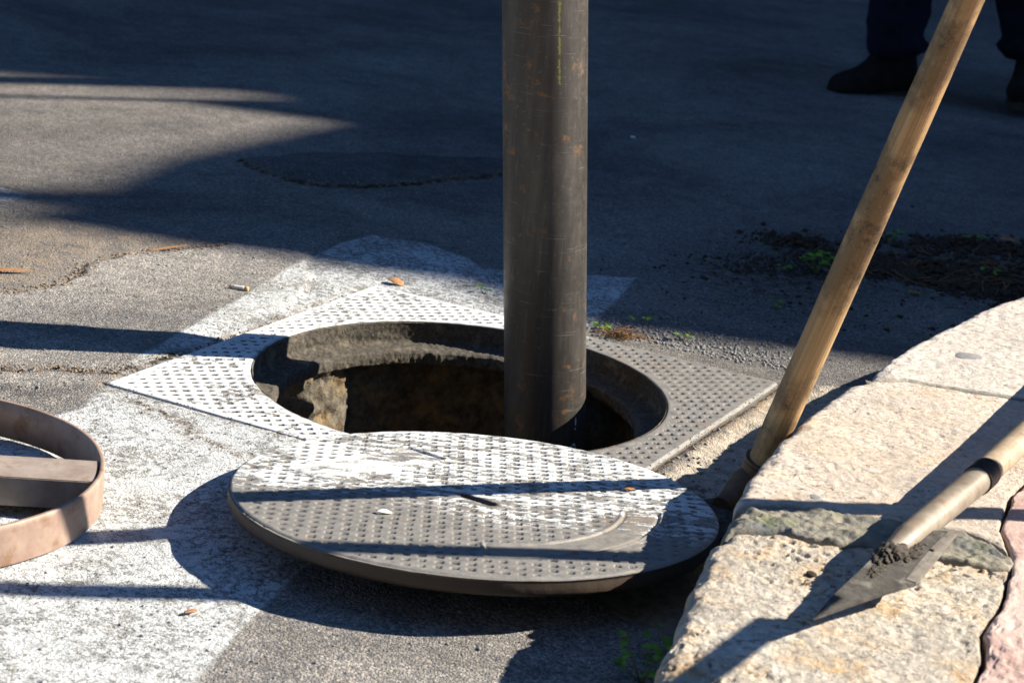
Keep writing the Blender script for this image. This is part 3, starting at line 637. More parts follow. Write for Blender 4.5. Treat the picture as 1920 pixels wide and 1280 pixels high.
mid_s = slab('kerb_stone', [(0.290, 2.365), (0.293, 2.39), (0.312, 2.474), (0.358, 2.599), (0.405, 2.72), (0.45, 2.825), (0.496, 2.915), (0.524, 2.945)],
     [(0.612, 2.302), (0.616, 2.385), (0.650, 2.504), (0.685, 2.576), (0.74, 2.70), (0.80, 2.80), (0.86, 2.90)],
     [(0.290, 2.365), (0.354, 2.391), (0.428, 2.380), (0.485, 2.374), (0.569, 2.361), (0.598, 2.335), (0.612, 2.302)],
     [(0.524, 2.945), (0.591, 2.966), (0.652, 2.954), (0.76, 2.937), (0.86, 2.90)], MT['stone_b'], 170, 300, r_front=0.018, rough=0.0016, rs=0.04, seed=200, pit=0.0012)
tag(mid_s, 'smooth pinkish cream kerb stone behind the grey mortar joint', 'kerb stone', 'kerb stones along the road')
far_s = slab('kerb_stone', [(0.532, 2.958), (0.55, 3.019), (0.619, 3.157), (0.691, 3.28), (0.741, 3.367), (0.818, 3.487), (0.896, 3.596), (1.006, 3.746), (1.151, 3.927), (1.35, 4.15)],
     [(0.866, 2.906), (0.96, 3.08), (1.05, 3.24), (1.18, 3.43), (1.38, 3.68), (1.58, 3.92)],
     [(0.532, 2.958), (0.593, 2.975), (0.654, 2.963), (0.762, 2.946), (0.866, 2.906)], [(1.35, 4.15), (1.58, 3.92)], MT['stone_c'], 140, 320, r_front=0.018, rough=0.0018, rs=0.04, seed=300, pit=0.0015)
tag(far_s, 'pale kerb stone farthest away, at the right edge past the mossy crack', 'kerb stone', 'kerb stones along the road')
far2 = slab('kerb_stone', [(1.357, 4.158), (1.6, 4.4), (2.0, 4.75), (2.6, 5.2)], [(1.587, 3.928), (1.8, 4.12), (2.2, 4.45), (2.8, 4.9)],
     [(1.357, 4.158), (1.587, 3.928)], [(2.6, 5.2), (2.8, 4.9)], MT['stone_c'], 30, 80, seed=330)
tag(far2, 'pale kerb stone outside the picture, next along the kerb', 'kerb stone', 'kerb stones along the road')
pv = slab('pavement', [(0.364, 1.25), (0.404, 1.5), (0.460, 1.751), (0.505, 1.932), (0.527, 2.0), (0.538, 2.069), (0.575, 2.15), (0.585, 2.181), (0.607, 2.255), (0.617, 2.30), (0.621, 2.385), (0.655, 2.503), (0.690, 2.575), (0.745, 2.70), (0.805, 2.80), (0.865, 2.90), (0.965, 3.08), (1.055, 3.24), (1.185, 3.43), (1.385, 3.68), (1.592, 3.92), (1.82, 4.11), (2.22, 4.44), (2.82, 4.89)],
     [(8, -1), (9, 3), (9, 8)], [(0.364, 1.25), (3, 0.3), (8, -1)], [(2.82, 4.89), (5, 6.5), (9, 8)], MT['pave'], 300, 900, zt=KZ - 0.001, r_front=0.005, rough=0.0016, rs=0.04, seed=400, upow=3.0, pit=0.002)
tag(pv, kind='structure')
# soil packed in the joints behind the stones
def strip(name, pts, wdt, zt, mat, label, cat, seed):
    P = resample(pts, 160); d = np.gradient(P, axis=0); nrm = np.stack([-d[:, 1], d[:, 0]], -1); nrm /= np.linalg.norm(nrm, axis=1)[:, None]
    V = []
    for k in range(7):
        t = (k / 6 - 0.5) * 2
        q = P + nrm * (t * wdt)
        V.append(np.stack([q[:, 0], q[:, 1], zt - 0.004 * t * t + 0.004 * fbm(q[:, 0], q[:, 1], 0.012, seed, 3)], -1))
    V = np.stack(V, 1).reshape(-1, 3)
    o = mesh_np(name, V, grid_faces(160, 7), mat); tag(o, label, cat); return o
strip('joint_soil', [(0.527, 2.951), (0.592, 2.970), (0.653, 2.958), (0.761, 2.941), (0.86, 2.904)], 0.009, KZ - 0.002, MT['mortar'], 'thin mossy dirt line between the smooth and the pale kerb stones', 'soil', 3)

# ------------------------------------------------------------------ steel pipe lowered into the hole
ax_b = Vector((0.0588, 3.3116, 0)); ax_d = Vector((-0.10636, -0.0016, 0.99433))
PR = 0.0683
nth, nzp = 160, 260
zs = np.linspace(-1.44, 2.6, nzp)[None, :] ; th = np.linspace(0, 2 * np.pi, nth, endpoint=False)[:, None]
hz = zs + 0 * th
e1 = Vector((1, 0, 0.107)).normalized(); e2 = ax_d.cross(e1).normalized()
rp = PR * (1 + 0.004 * fbm(th * 2, hz, 0.6, 2, 2))
V = np.stack([ax_b[i] + ax_d[i] * hz + rp * (np.cos(th) * e1[i] + np.sin(th) * e2[i]) for i in range(3)], -1)
# camera-facing side is th = -90 deg; a yellow crayon stroke and a few pale paint marks
def arcd(deg): return (np.degrees(th) - deg + 180) % 360 - 180
m_line = np.where((hz > 0.475) & (hz < 0.63), np.abs(arcd(-70.0) * math.pi / 180 * PR) * 1.0, 1.0)
V = V.reshape(-1, 3)
F = grid_faces(nth, nzp, True)
pipe = thing('steel_pipe', 'thick worn black steel pipe standing in the open manhole', 'pipe', tuple(ax_b + ax_d * -1.44))
body = mesh_np('pipe_wall', V, F, MT['pipe'], pipe, attrs=dict(mark=np.where(m_line < 0.5, m_line, 1.0), dots=np.full(nth * nzp, -1.0)))
unparent_offset(body, pipe)
def curved_mark(name, deg0, z0, strokes, mat):
    """short brush strokes lying on the pipe's surface"""
    bm = bmesh.new()
    for (da, dz0, dz1, wd) in strokes:
        pts = []
        for k in range(9):
            t = k / 8; zc = z0 + dz0 + (dz1 - dz0) * t; hw = wd * (math.sin(math.pi * min(max(t, .12), .88)) ** 0.5)
            for sgn in (-1, 1):
                an = R(deg0 + da) + sgn * hw / PR
                rr0 = PR + 0.0008
                p = ax_b + ax_d * zc + e1 * (rr0 * math.cos(an)) + e2 * (rr0 * math.sin(an)); pts.append(bm.verts.new(p))
        for k in range(8): bm.faces.new((pts[2 * k], pts[2 * k + 1], pts[2 * k + 3], pts[2 * k + 2]))
    o = bm_obj(name, bm, mat, pipe); unparent_offset(o, pipe); return o
paintm = mat_simple('white_marker_paint', (0.55, 0.66, 0.70), (0.78, 0.86, 0.88), 0.6, 0, 200, 0)
curved_mark('paint_mark', -80, -0.135, [(0, -0.014, 0.012, 0.0022), (13, -0.020, 0.006, 0.0022)], paintm)
curved_mark('paint_mark', -46, -0.135, [(-4, -0.012, 0.012, 0.0012), (3, -0.012, 0.012, 0.0012), (0, 0.009, 0.014, 0.0028), (0, -0.014, -0.009, 0.0028)], paintm)
curved_mark('paint_mark', -50, -0.085, [(8, -0.006, 0.008, 0.0020), (7, -0.014, -0.009, 0.0012)], paintm)

# ------------------------------------------------------------------ shovels
def wood_tube(name, pts, rad, mat, parent, seed=1):
    o = tube(name, pts, rad, mat, parent, seg=56, rough=0.03, seed=seed, step=0.012)
    me = o.data; nseg = 56; n = len(me.vertices)
    u = np.zeros(n); v = np.zeros(n); P0 = Vector(pts[0])
    for i in range(n):
        a_ = (i % nseg) / nseg * 2 * math.pi
        u[i] = 9 * math.cos(a_) + 4 * math.sin(a_); v[i] = (me.vertices[i].co - P0).length * 4 + seed * 7
    for k, arr in (('u', u), ('v', v)):
        at = me.attributes.new(k, 'FLOAT', 'POINT'); at.data.foreach_set('value', arr.astype(np.float32))
    return o
def plate(name, outline, mat, parent, th_=0.0025, dish=0.0, sub=3):
    """flat steel blade from a closed 3-D outline, dished a little, with real thickness"""
    bm = bmesh.new(); P = [Vector(p) for p in outline]; c = sum(P, Vector()) / len(P)
    nrm = Vector()
    for i in range(len(P)): nrm += (P[i] - c).cross(P[(i + 1) % len(P)] - c)
    nrm.normalize()
    if nrm.z < 0: nrm = -nrm
    rings = []
    for k in range(sub + 1):
        f = 1 - k / (sub + 1)
        rings.append([[bm.verts.new(c + (p - c) * f - nrm * (dish * (1 - f * f)) + nrm * o_) for p in P] for o_ in (th_ / 2, -th_ / 2)])
    cv = [bm.verts.new(c - nrm * dish + nrm * o_) for o_ in (th_ / 2, -th_ / 2)]
    m_ = len(P)
    for sd_ in (0, 1):
        for k in range(sub):
            for i in range(m_):
                j = (i + 1) % m_; bm.faces.new((rings[k][sd_][i], rings[k][sd_][j], rings[k + 1][sd_][j], rings[k + 1][sd_][i]))
        for i in range(m_): bm.faces.new((rings[sub][sd_][i], rings[sub][sd_][(i + 1) % m_], cv[sd_]))
    for i in range(m_):
        j = (i + 1) % m_; bm.faces.new((rings[0][0][i], rings[0][0][j], rings[0][1][j], rings[0][1][i]))
    o = bm_obj(name, bm, mat, parent, smooth=False); unparent_offset(o, parent); return o

b1 = Vector((0.363, 2.739, 0.060)); t1 = Vector((0.501, 2.533, 0.753)); d1 = (t1 - b1).normalized()
sh1 = thing('shovel', 'long wooden shovel handle leaning on the kerb edge, its blade under the iron lid', 'shovel', (0.32, 2.71, 0.0), 'shovels')
wood_tube('handle', [b1 - d1 * 0.02, b1 + d1 * 0.35, b1 + d1 * 0.75, b1 + d1 * 1.30], [0.0215, 0.0215, 0.0198, 0.0188], MT['wood'], sh1, 2)
tube('socket', [b1 + d1 * 0.012, b1 - d1 * 0.02, (0.343, 2.732, 0.037), (0.327, 2.715, 0.020), (0.312, 2.695, 0.013)], [0.0252, 0.0252, 0.0218, 0.0185, 0.015], MT['rust_dark'], sh1, rough=0.02, step=0.004)
tube('collar', [b1 + d1 * 0.016, b1 + d1 * 0.009], [0.0264, 0.0264], MT['rust_dark'], sh1, step=0.003)
plate('blade', [(0.345, 2.715, 0.014), (0.335, 2.66, 0.008), (0.31, 2.60, 0.006), (0.24, 2.50, 0.005), (0.17, 2.47, 0.004), (0.15, 2.56, 0.004), (0.20, 2.66, 0.006), (0.275, 2.715, 0.009), (0.305, 2.725, 0.013)], MT['muddy'], sh1, 0.003, 0.002)

sh2 = thing('shovel', 'muddy shovel lying on the kerb stones with its blade towards the road', 'shovel', (0.43, 2.14, 0.145), 'shovels')
p2 = Vector((0.472, 2.222, 0.177)); q2 = Vector((0.590, 2.426, 0.186)); d2 = (Vector((0.682, 2.601, 0.191)) - q2).normalized()
tube('socket', [(0.436, 2.158, 0.1715), (0.452, 2.187, 0.174), p2, q2], [0.0085, 0.0125, 0.0160, 0.0178], MT['socket'], sh2, rough=0.03, step=0.006, seed=4)
tube('collar', [q2 - d2 * 0.008, q2 + d2 * 0.030], [0.0192, 0.0192], MT['black'], sh2, step=0.004)
wood_tube('handle', [q2, q2 + d2 * 0.4, q2 + d2 * 1.05], [0.0172, 0.0176, 0.0180], MT['wood_grey'], sh2, 5)
bl = plate('blade', [(0.341, 1.993, 0.164), (0.382, 2.034, 0.1645), (0.423, 2.074, 0.165), (0.466, 2.112, 0.1655), (0.485, 2.150, 0.168), (0.512, 2.205, 0.172), (0.537, 2.256, 0.177), (0.505, 2.248, 0.178), (0.475, 2.232, 0.179), (0.455, 2.205, 0.178), (0.427, 2.160, 0.175), (0.395, 2.100, 0.171), (0.365, 2.045, 0.1675)], MT['muddy'], sh2, 0.004, 0.0, 6)
we = plate('worn_edge', [(0.4665, 2.1125, 0.1668), (0.4855, 2.1500, 0.1693), (0.5125, 2.205, 0.1733), (0.5372, 2.256, 0.1783), (0.523, 2.250, 0.1787), (0.498, 2.205, 0.1747), (0.473, 2.155, 0.1707), (0.455, 2.115, 0.1683)], MT['worn'], sh2, 0.003, 0.0, 2)
# mud caked on the blade
bm = bmesh.new()
for k in range(700):
    t = random.random(); s_ = random.random()
    p = Vector((0.455, 2.200, 0.177)).lerp(Vector((0.365, 2.035, 0.165)), t ** 1.3) + Vector((0.05, 0.01, 0)) * min(1.1, max(0.06, random.gauss(0.22, 0.3))) * (1 - t * 0.6)
    r_k = random.uniform(0.0005, 0.0022) * (1.3 - t)
    mtx = Matrix.Translation(p) @ Matrix.Rotation(random.random() * 6, 4, 'Z') @ Matrix.Diagonal((r_k * 1.5, r_k, r_k * 0.6, 1))
    bmesh.ops.create_icosphere(bm, subdivisions=1, radius=1, matrix=mtx)
axm = Vector((0.485, 0.875, 0.03)).normalized(); sdm = Vector((0.875, -0.485, 0)).normalized()
for (cc_, la, lb, lc) in ((Vector((0.446, 2.172, 0.1765)), 0.036, 0.0155, 0.0085), (Vector((0.424, 2.128, 0.1715)), 0.030, 0.010, 0.0035), (Vector((0.470, 2.180, 0.1745)), 0.026, 0.010, 0.003), (Vector((0.395, 2.075, 0.1680)), 0.022, 0.007, 0.0018)):
    r_ = bmesh.ops.create_icosphere(bm, subdivisions=5, radius=1)
    for v in r_['verts']:
        q = v.co.copy(); nn_ = 1 + 0.55 * float(fbm(np.array(q.x * la * 3 + cc_.x), np.array(q.y * lb * 3 + q.z * 0.02), 0.018, 7, 4)) + 0.18 * float(vn(np.array(q.x * 9 + q.z * 4), np.array(q.y * 9), 1.0, 8))
        v.co = cc_ + axm * (q.x * la * nn_) + sdm * (q.y * lb * nn_) + Vector((0, 0, q.z * lc * nn_))
for v in bm.verts: v.co += Vector((random.uniform(-1, 1), random.uniform(-1, 1), random.uniform(-1, 1))) * 0.0006
mud = bm_obj('mud', bm, MT['mud'], sh2, True); unparent_offset(mud, sh2)

# ------------------------------------------------------------------ steel hoop with cross bar
HP = Vector((-0.7634, 2.4551, 0.0)); HR = 0.2642
hoop = thing('steel_hoop', 'round rusty pink steel hoop with a flat cross bar, lying on the white paint', 'steel hoop', tuple(HP))
nth = 260; th = np.linspace(0, 2 * np.pi, nth, endpoint=False)[:, None]
pf = [(HR, 0.000), (HR + 0.0003, 0.006), (HR + 0.0003, 0.045), (HR, 0.0515), (HR - 0.0012, 0.0525), (HR - 0.0048, 0.0525), (HR - 0.006, 0.0515), (HR - 0.006, 0.000), (HR, 0.000)]
pf = np.array(pf); rr_ = pf[None, :, 0] + 0.0015 * fbm(th * 1.5, 0 * th, 0.5, 3, 2) * 1.0
Vh = np.stack([rr_ * np.cos(th), rr_ * np.sin(th), pf[None, :, 1] + 0 * th], -1)
mesh_np('band', Vh.reshape(-1, 3), grid_faces(nth, len(pf), True), MT['primer'], hoop, smooth=False)
def box_bm(bm, c, ex, ey, ez, hx, hy, hz, bev=0.001):
    r_ = bmesh.ops.create_cube(bm, size=2)
    for v in r_['verts']:
        q = v.co; v.co = Vector(c) + Vector(ex) * (q.x * hx) + Vector(ey) * (q.y * hy) + Vector(ez) * (q.z * hz)
    return r_
bm = bmesh.new(); dx_ = Vector((0.992, 0.125, 0)).normalized(); dy_ = Vector((-dx_.y, dx_.x, 0))
cb = Vector((0, -0.030 + 0.0, 0))
box_bm(bm, (0.0, -0.002, 0.030), dx_, dy_, (0, 0, 1), HR - 0.0085, 0.038, 0.0195)
bmesh.ops.bevel(bm, geom=bm.edges[:], offset=0.0012, segments=2, affect='EDGES')
bo = bm_obj('cross_bar', bm, MT['bar'], hoop, False)
for sgn in (-1, 1):
    bm = bmesh.new()
    for k in range(14):
        q = dx_ * (sgn * (HR - 0.0095)) + dy_ * (-0.036 + 0.072 * k / 13)
        bmesh.ops.create_icosphere(bm, subdivisions=1, radius=random.uniform(0.002, 0.0034), matrix=Matrix.Translation(q + Vector((0, 0, 0.047))))
    bm_obj('weld_bead', bm, MT['rust_dark'], hoop)

# ------------------------------------------------------------------ small things on the ground
def gz(x, y):
    i = np.clip(np.searchsorted(gx, x), 1, len(gx) - 1); j = np.clip(np.searchsorted(gy, y), 1, len(gy) - 1)
    return float(max(Z[i, j], Z[i - 1, j - 1]))
def leaf_shape(bm, base, dirv, L, W, curl=0.2, roll=0.0, seg=6):
    dirv = Vector(dirv).normalized(); side = dirv.cross(Vector((0, 0, 1)))
    if side.length < 0.1: side = Vector((1, 0, 0))
    side.normalize(); side = (Matrix.Rotation(roll, 3, dirv) @ side); up_ = side.cross(dirv)
    rows = []
    for k in range(seg + 1):
        t = k / seg; wk = W * math.sin(math.pi * min(0.98, 0.06 + t * 0.94)) ** 0.8
        c = Vector(base) + dirv * (L * t) - up_ * (curl * L * t * t)
        rows.append([bm.verts.new(c - side * wk + up_ * wk * 0.25), bm.verts.new(c), bm.verts.new(c + side * wk + up_ * wk * 0.25)])
    for k in range(seg):
        for j in (0, 1): bm.faces.new((rows[k][j], rows[k][j + 1], rows[k + 1][j + 1], rows[k + 1][j]))
def stem_bm(bm, p, q, r):
    p, q = Vector(p), Vector(q); d = (q - p); L = d.length; rot = d.to_track_quat('Z', 'Y').to_matrix().to_4x4()
    bmesh.ops.create_cone(bm, cap_ends=True, segments=6, radius1=r, radius2=r * 0.7, depth=L, matrix=Matrix.Translation((p + q) / 2) @ rot)
def sprig(x, y, h, nl, L, label, spread=1.0, group='small green weeds on the asphalt'):
    z0 = gz(x, y); t = thing('weed_sprig', label, 'weed', (x, y, z0), group)
    bs = bmesh.new(); bl_ = bmesh.new()
    for k in range(nl):
        an = k * 2.399 + random.random(); rr_ = spread * random.uniform(0.25, 1.0) * h; hh = h * random.uniform(0.35, 1.0)
        q = (rr_ * math.cos(an), rr_ * math.sin(an), hh); stem_bm(bs, (0, 0, 0), q, 0.0006)
        for j in range(3):
            a2 = an + (j - 1) * 1.5; leaf_shape(bl_, q, (math.cos(a2), math.sin(a2), random.uniform(-0.1, 0.5)), L * random.uniform(0.7, 1.1), L * 0.33, 0.25, random.uniform(-.4, .4), 4)
    bm_obj('stem', bs, MT['stem'], t); bm_obj('leaf', bl_, MT['leaf'], t)
    return t
sprig(0.605, 4.15, 0.045, 9, 0.020, 'bushiest green weed beside the wooden handle, at the dark soil', 0.7)
sprig(0.232, 3.629, 0.018, 3, 0.011, 'small green sprout right of the pipe, upper of the two on the pale asphalt')
sprig(0.301, 3.546, 0.020, 2, 0.013, 'small upright green leaf on the pale asphalt right of the brown root tuft')
sprig(0.140, 3.444, 0.010, 2, 0.010, 'tiny yellow green leaf on the frame beside the pipe')
sprig(0.158, 3.560, 0.016, 3, 0.012, 'green leaves growing out of the brown root tuft')
sprig(-0.275, 3.665, 0.010, 2, 0.009, 'tiny green leaf at the back corner of the frame')
sprig(-0.061, 3.72, 0.010, 2, 0.010, 'tiny green leaf on the white paint just left of the pipe')
sprig(0.532, 4.132, 0.018, 3, 0.013, 'little green sprout left of the bushiest weed')
sprig(0.808, 4.52, 0.026, 4, 0.016, 'pale green seedling just right of the wooden handle, behind the soil')
sprig(0.494, 3.841, 0.014, 3, 0.010, 'tiny sprout in the shade, halfway between the bushiest weed and the frame')
sprig(0.985, 4.281, 0.020, 4, 0.013, 'green sprout in the soil heap above the kerb at right')
sprig(1.02, 4.60, 0.022, 4, 0.014, 'green sprout behind the brown clod at the far right')
sprig(0.186, 2.150, 0.048, 14, 0.013, 'leafy green clover weed at the foot of the front kerb stone', 0.8)
sprig(0.212, 2.235, 0.040, 4, 0.012, 'smaller clover sprig behind the leafy one at the front kerb stone', 0.6)
# root tuft
t = thing('root_tuft', 'tangled brown root tuft lying right behind the pipe', 'roots', (0.19, 3.535, gz(0.19, 3.535)))
bm = bmesh.new()
for k in range(150):
    p = Vector((random.gauss(0, 0.017), random.gauss(0, 0.013), random.uniform(0.001, 0.012)))
    q = p + Vector((random.gauss(0.004, 0.010), random.gauss(0, 0.009), random.uniform(-0.006, 0.006))); q.z = max(q.z, 0.001)
    stem_bm(bm, p, q, random.uniform(0.0005, 0.001))
for k in range(3): stem_bm(bm, (0.02, 0, 0.003), (0.055 + 0.01 * k, 0.012 * k, 0.003), 0.0006)
bm_obj('root_mass', bm, MT['root'], t, False)
# leaves and litter
def litter(name, x, y, L, W, ang_, mat, label, cat, curl=0.1, lift=0.004, z=None):
    z0 = gz(x, y) if z is None else z; bm = bmesh.new()
    leaf_shape(bm, (-L / 2 * math.cos(ang_), -L / 2 * math.sin(ang_), lift), (math.cos(ang_), math.sin(ang_), 0.05), L, W, curl, 0.15, 10)
    for v in bm.verts: v.co += Vector((random.uniform(-1, 1), random.uniform(-1, 1), random.uniform(0, 1))) * W * 0.14
    o = bm_obj(name, bm, mat); o.location = (x, y, z0)
    md = o.modifiers.new('thickness', 'SOLIDIFY'); md.thickness = 0.0007
    return tag(o, label, cat)
litter('dry_leaf', -0.895, 3.52, 0.085, 0.007, 0.35, MT['dry'], 'long curled brown dry leaf at the left edge on the asphalt', 'dry leaf', 0.05)
litter('dry_leaf', -0.226, 3.725, 0.034, 0.011, -0.5, MT['dry'], 'crumpled brown leaf on the white paint behind the frame', 'dry leaf', 0.25, 0.006)
litter('dry_leaf', 0.795, 4.06, 0.026, 0.012, 1.3, MT['yellow'], 'yellow fallen leaf on the dark asphalt before the soil heap', 'dry leaf', 0.3, 0.006)
litter('dry_leaf', -0.665, 3.79, 0.09, 0.003, 0.75, MT['dry'], 'thin straw coloured blade along the ragged asphalt edge', 'dry leaf', 0.02)
litter('dry_leaf', 0.52, 5.75, 0.10, 0.006, 0.25, MT['root'], 'thin brown twig on the shaded road beyond the pipe', 'twig', 0.02)
litter('dry_leaf', 0.01, 4.78, 0.03, 0.007, 0.3, MT['dry'], 'small reddish leaf on the shaded road left of the pipe', 'dry leaf', 0.1)
litter('dry_leaf', -0.335, 2.2, 0.020, 0.003, 0.8, MT['dry'], 'small tan flake on the white paint at the bottom left', 'dry leaf', 0.1)
litter('dry_leaf', 1.10, 4.62, 0.05, 0.015, 0.2, MT['dry'], 'brown clod of dead leaf at the far end of the soil', 'dry leaf', 0.2, 0.01)
def onlid(lx_, ly_, up_=0.0):
    return LC + ux * lx_ + uy * ly_ + ln * (up_ + 0.0015)
for (a_, b_, L_, W_, an_, m_, lb_) in ((0.205, 0.093, 0.016, 0.005, 0.3, 'dry', 'small brown leaf flake near the right edge of the iron lid'), (-0.11, -0.11, 0.020, 0.005, 0.2, 'paper', 'pale flake lying on the bare left part of the iron lid'), (0.13, -0.205, 0.010, 0.003, 0.6, 'dry', 'tiny crumb on the curved blank panel of the lid')):
    p = onlid(a_, b_); o = litter('flake', p.x, p.y, L_, W_, an_, MT[m_], lb_, 'flake', 0.1, 0.001, z=p.z)
def pebble(x, y, r, mat, label, z=None, flat=0.5):
    bm = bmesh.new(); bmesh.ops.create_icosphere(bm, subdivisions=3, radius=1)
    sdv = random.random() * 9
    for v in bm.verts:
        f = 1 + 0.25 * float(vn(np.array(v.co.x * 1.0 + sdv), np.array(v.co.y + v.co.z), 0.6, 3)); v.co = Vector((v.co.x * r * f * 1.3, v.co.y * r * f, v.co.z * r * flat * f))
    o = bm_obj('pebble', bm, mat); o.location = (x, y, (gz(x, y) if z is None else z) + r * flat * 0.7); o.rotation_euler = (0, 0, random.random() * 3)
    return tag(o, label, 'stone', 'loose stones')
pebble(0.715, 3.14, 0.021, MT['pebble'], 'flat grey stone set in the pale farthest kerb stone', KZ - 0.004, 0.16)
pebble(0.395, 2.43, 0.008, MT['pebble'], 'grey stone chip set in the smooth kerb stone', KZ - 0.003, 0.2)
pebble(0.362, 2.175, 0.006, MT['soil'], 'black crumb on the rough front kerb stone', KZ - 0.002, 0.4)
pebble(0.26, 5.42, 0.006, MT['paper'], 'small white chip on the shaded road right of the pipe')
pebble(-0.98, 3.72, 0.007, MT['pebble'], 'small dark stone at the left edge on the brown asphalt')
# cigarette butt
cx0, cy0 = -0.495, 3.56; cz0 = gz(cx0, cy0) + 0.0038
bt = thing('cigarette_butt', 'smoked cigarette butt on the asphalt left of the frame', 'cigarette butt', (cx0, cy0, cz0 - 0.0038))
dv = Vector((0.993, -0.115, 0)); cc = Vector((cx0, cy0, cz0))
tube('paper', [cc - dv * 0.010, cc + dv * 0.012], [0.0037, 0.0037], MT['paper'], bt, step=0.003, rough=0.05, seg=20)
tube('filter', [cc + dv * 0.012, cc + dv * 0.019], [0.0038, 0.0039], MT['filt'], bt, step=0.003, seg=20)
tube('ash_tip', [cc - dv * 0.016, cc - dv * 0.010], [0.0022, 0.0037], MT['filt'], bt, step=0.002, rough=0.2, seg=20)

# ---- loose crumbs as uncountable stuff
def crumbs(name, pts, mat, kindlabel, cat):
    """many irregular lumps in one mesh; pts = (x, y, z, r, flatten)"""
    base = bmesh.new(); bmesh.ops.create_icosphere(base, subdivisions=1, radius=1)
    bv = np.array([v.co[:] for v in base.verts]); bf = np.array([[v.index for v in f.verts] for f in base.faces]); base.free()
    pts = np.array(pts); N = len(pts)
    jit = 1 + rng.uniform(-0.4, 0.4, (N, len(bv), 1)); an_ = rng.uniform(0, 6.28, N)
    V = bv[None] * jit * pts[:, 3, None, None]; V[..., 2] *= pts[:, 4, None]; st_ = rng.uniform(0.7, 1.7, N)[:, None]
    xx, yy = V[..., 0] * st_, V[..., 1]; c_, s_ = np.cos(an_)[:, None], np.sin(an_)[:, None]
    V = np.stack([xx * c_ - yy * s_ + pts[:, 0, None], xx * s_ + yy * c_ + pts[:, 1, None], V[..., 2] + pts[:, 2, None]], -1)
    F = bf[None] + (np.arange(N) * len(bv))[:, None, None]
    o = mesh_np(name, V.reshape(-1, 3), F.reshape(-1, 3), mat, smooth=False); return tag(o, kindlabel, cat, kind='stuff')
P = []
spine = [((0.42, 4.12), (0.62, 4.22), 0.055, 330, 0.004), ((0.52, 4.42), (0.70, 4.40), 0.05, 160, 0.006), ((0.66, 4.26), (0.98, 4.30), 0.05, 900, 0.009), ((0.80, 4.25), (1.00, 4.14), 0.040, 600, 0.008),
         ((0.84, 4.50), (1.20, 4.58), 0.055, 420, 0.008), ((0.40, 3.95), (1.1, 4.5), 0.17, 520, 0.0035), ((0.45, 3.75), (0.7, 3.9), 0.10, 110, 0.003), ((1.0, 4.15), (1.3, 4.4), 0.07, 500, 0.009)]
for (A_, B_, sg, N_, rm_) in spine:
    for k in range(int(N_ * 2.6)):
        t = random.random(); x = A_[0] + (B_[0] - A_[0]) * t + random.gauss(0, sg); y = A_[1] + (B_[1] - A_[1]) * t + random.gauss(0, sg)
        dd = abs(random.gauss(0, 1)); r_k = min(rm_ * random.lognormvariate(-1.15, 0.65), 0.012)
        P.append((x, y, gz(x, y) + r_k * 0.4, r_k, 0.7))
for (cx_, cy_, hh, N_) in ((0.86, 4.25, 0.03, 700), (0.98, 4.55, 0.02, 350), (1.12, 4.28, 0.03, 500), (0.60, 4.40, 0.015, 150)):
    for k in range(N_):
        x = cx_ + random.gauss(0, 0.035); y = cy_ + random.gauss(0, 0.025); e = math.exp(-((x - cx_) / 0.04) ** 2 - ((y - cy_) / 0.03) ** 2)
        r_k = random.uniform(0.002, 0.007); P.append((x, y, gz(x, y) + hh * e * random.random() + 0.002, r_k, 0.8))
crumbs('soil_heap', P, MT['soil'], 'dark crumbly soil scattered over the shaded road beyond the kerb', 'soil')
P = []
def along(pl, N_, sg, rmin, rmax):
    Q = resample(pl, 200)
    for k in range(N_):
        q = Q[random.randrange(200)]; x, y = q[0] + random.gauss(0, sg), q[1] + random.gauss(0, sg)
        if square_d(np.array(x), np.array(y))[0] < 0.004: continue
        r_k = random.uniform(rmin, rmax); P.append((x, y, gz(x, y) + r_k * 0.3, r_k, 0.6))
along(crA, 500, 0.010, 0.0008, 0.0026); along(crC, 420, 0.014, 0.0008, 0.003); along(crB, 200, 0.012, 0.001, 0.003); along(crD, 60, 0.004, 0.0006, 0.0015)
crumbs('crack_grit', P, MT['grit'], 'brown grit and plant crumbs lodged in the cracks of the asphalt', 'grit')
P = []
for k in range(2600):
    x = random.uniform(-1.1, 0.75); y = random.uniform(1.9, 4.6)
    if square_d(np.array(x), np.array(y))[0] < 0.006 or x > 0.12 + (y - 1.9) * 0.38: continue
    r_k = random.uniform(0.0008, 0.0024); P.append((x, y, gz(x, y) + r_k * 0.3, r_k, 0.7))
for k in range(900):
    t = random.random(); x = 0.14 + 0.34 * t + random.gauss(0, 0.02); y = 3.55 - 0.12 * t + abs(random.gauss(0, 0.09))
    if square_d(np.array(x), np.array(y))[0] < 0.006: continue
    r_k = random.uniform(0.001, 0.0032); P.append((x, y, gz(x, y) + r_k * 0.3, r_k, 0.7))
for k in range(260):
    x = random.gauss(0.30, 0.06); y = random.gauss(2.80, 0.12)
    if square_d(np.array(x), np.array(y))[0] < 0.006: continue
    r_k = random.uniform(0.001, 0.004); P.append((x, y, gz(x, y) + r_k * 0.3, r_k, 0.7))
cF, sF = math.cos(TH), math.sin(TH)
for k in range(600):
    sd_i = random.choice((0, 0, 1, 2, 3)); t = random.uniform(-S, S); e_ = S + random.gauss(0.0015, 0.0035)
    a_, b_ = ((t, -e_), (-e_, t), (t, e_), (e_, t))[sd_i]
    x = HC[0] + a_ * cF - b_ * sF; y = HC[1] + a_ * sF + b_ * cF; r_k = random.uniform(0.0005, 0.0014)
    P.append((x, y, (0.0035 if e_ < S else 0.001) + r_k * 0.4, r_k, 0.7))
crumbs('loose_grit', P, MT['pebble'], 'fine loose grit strewn over the road', 'grit')

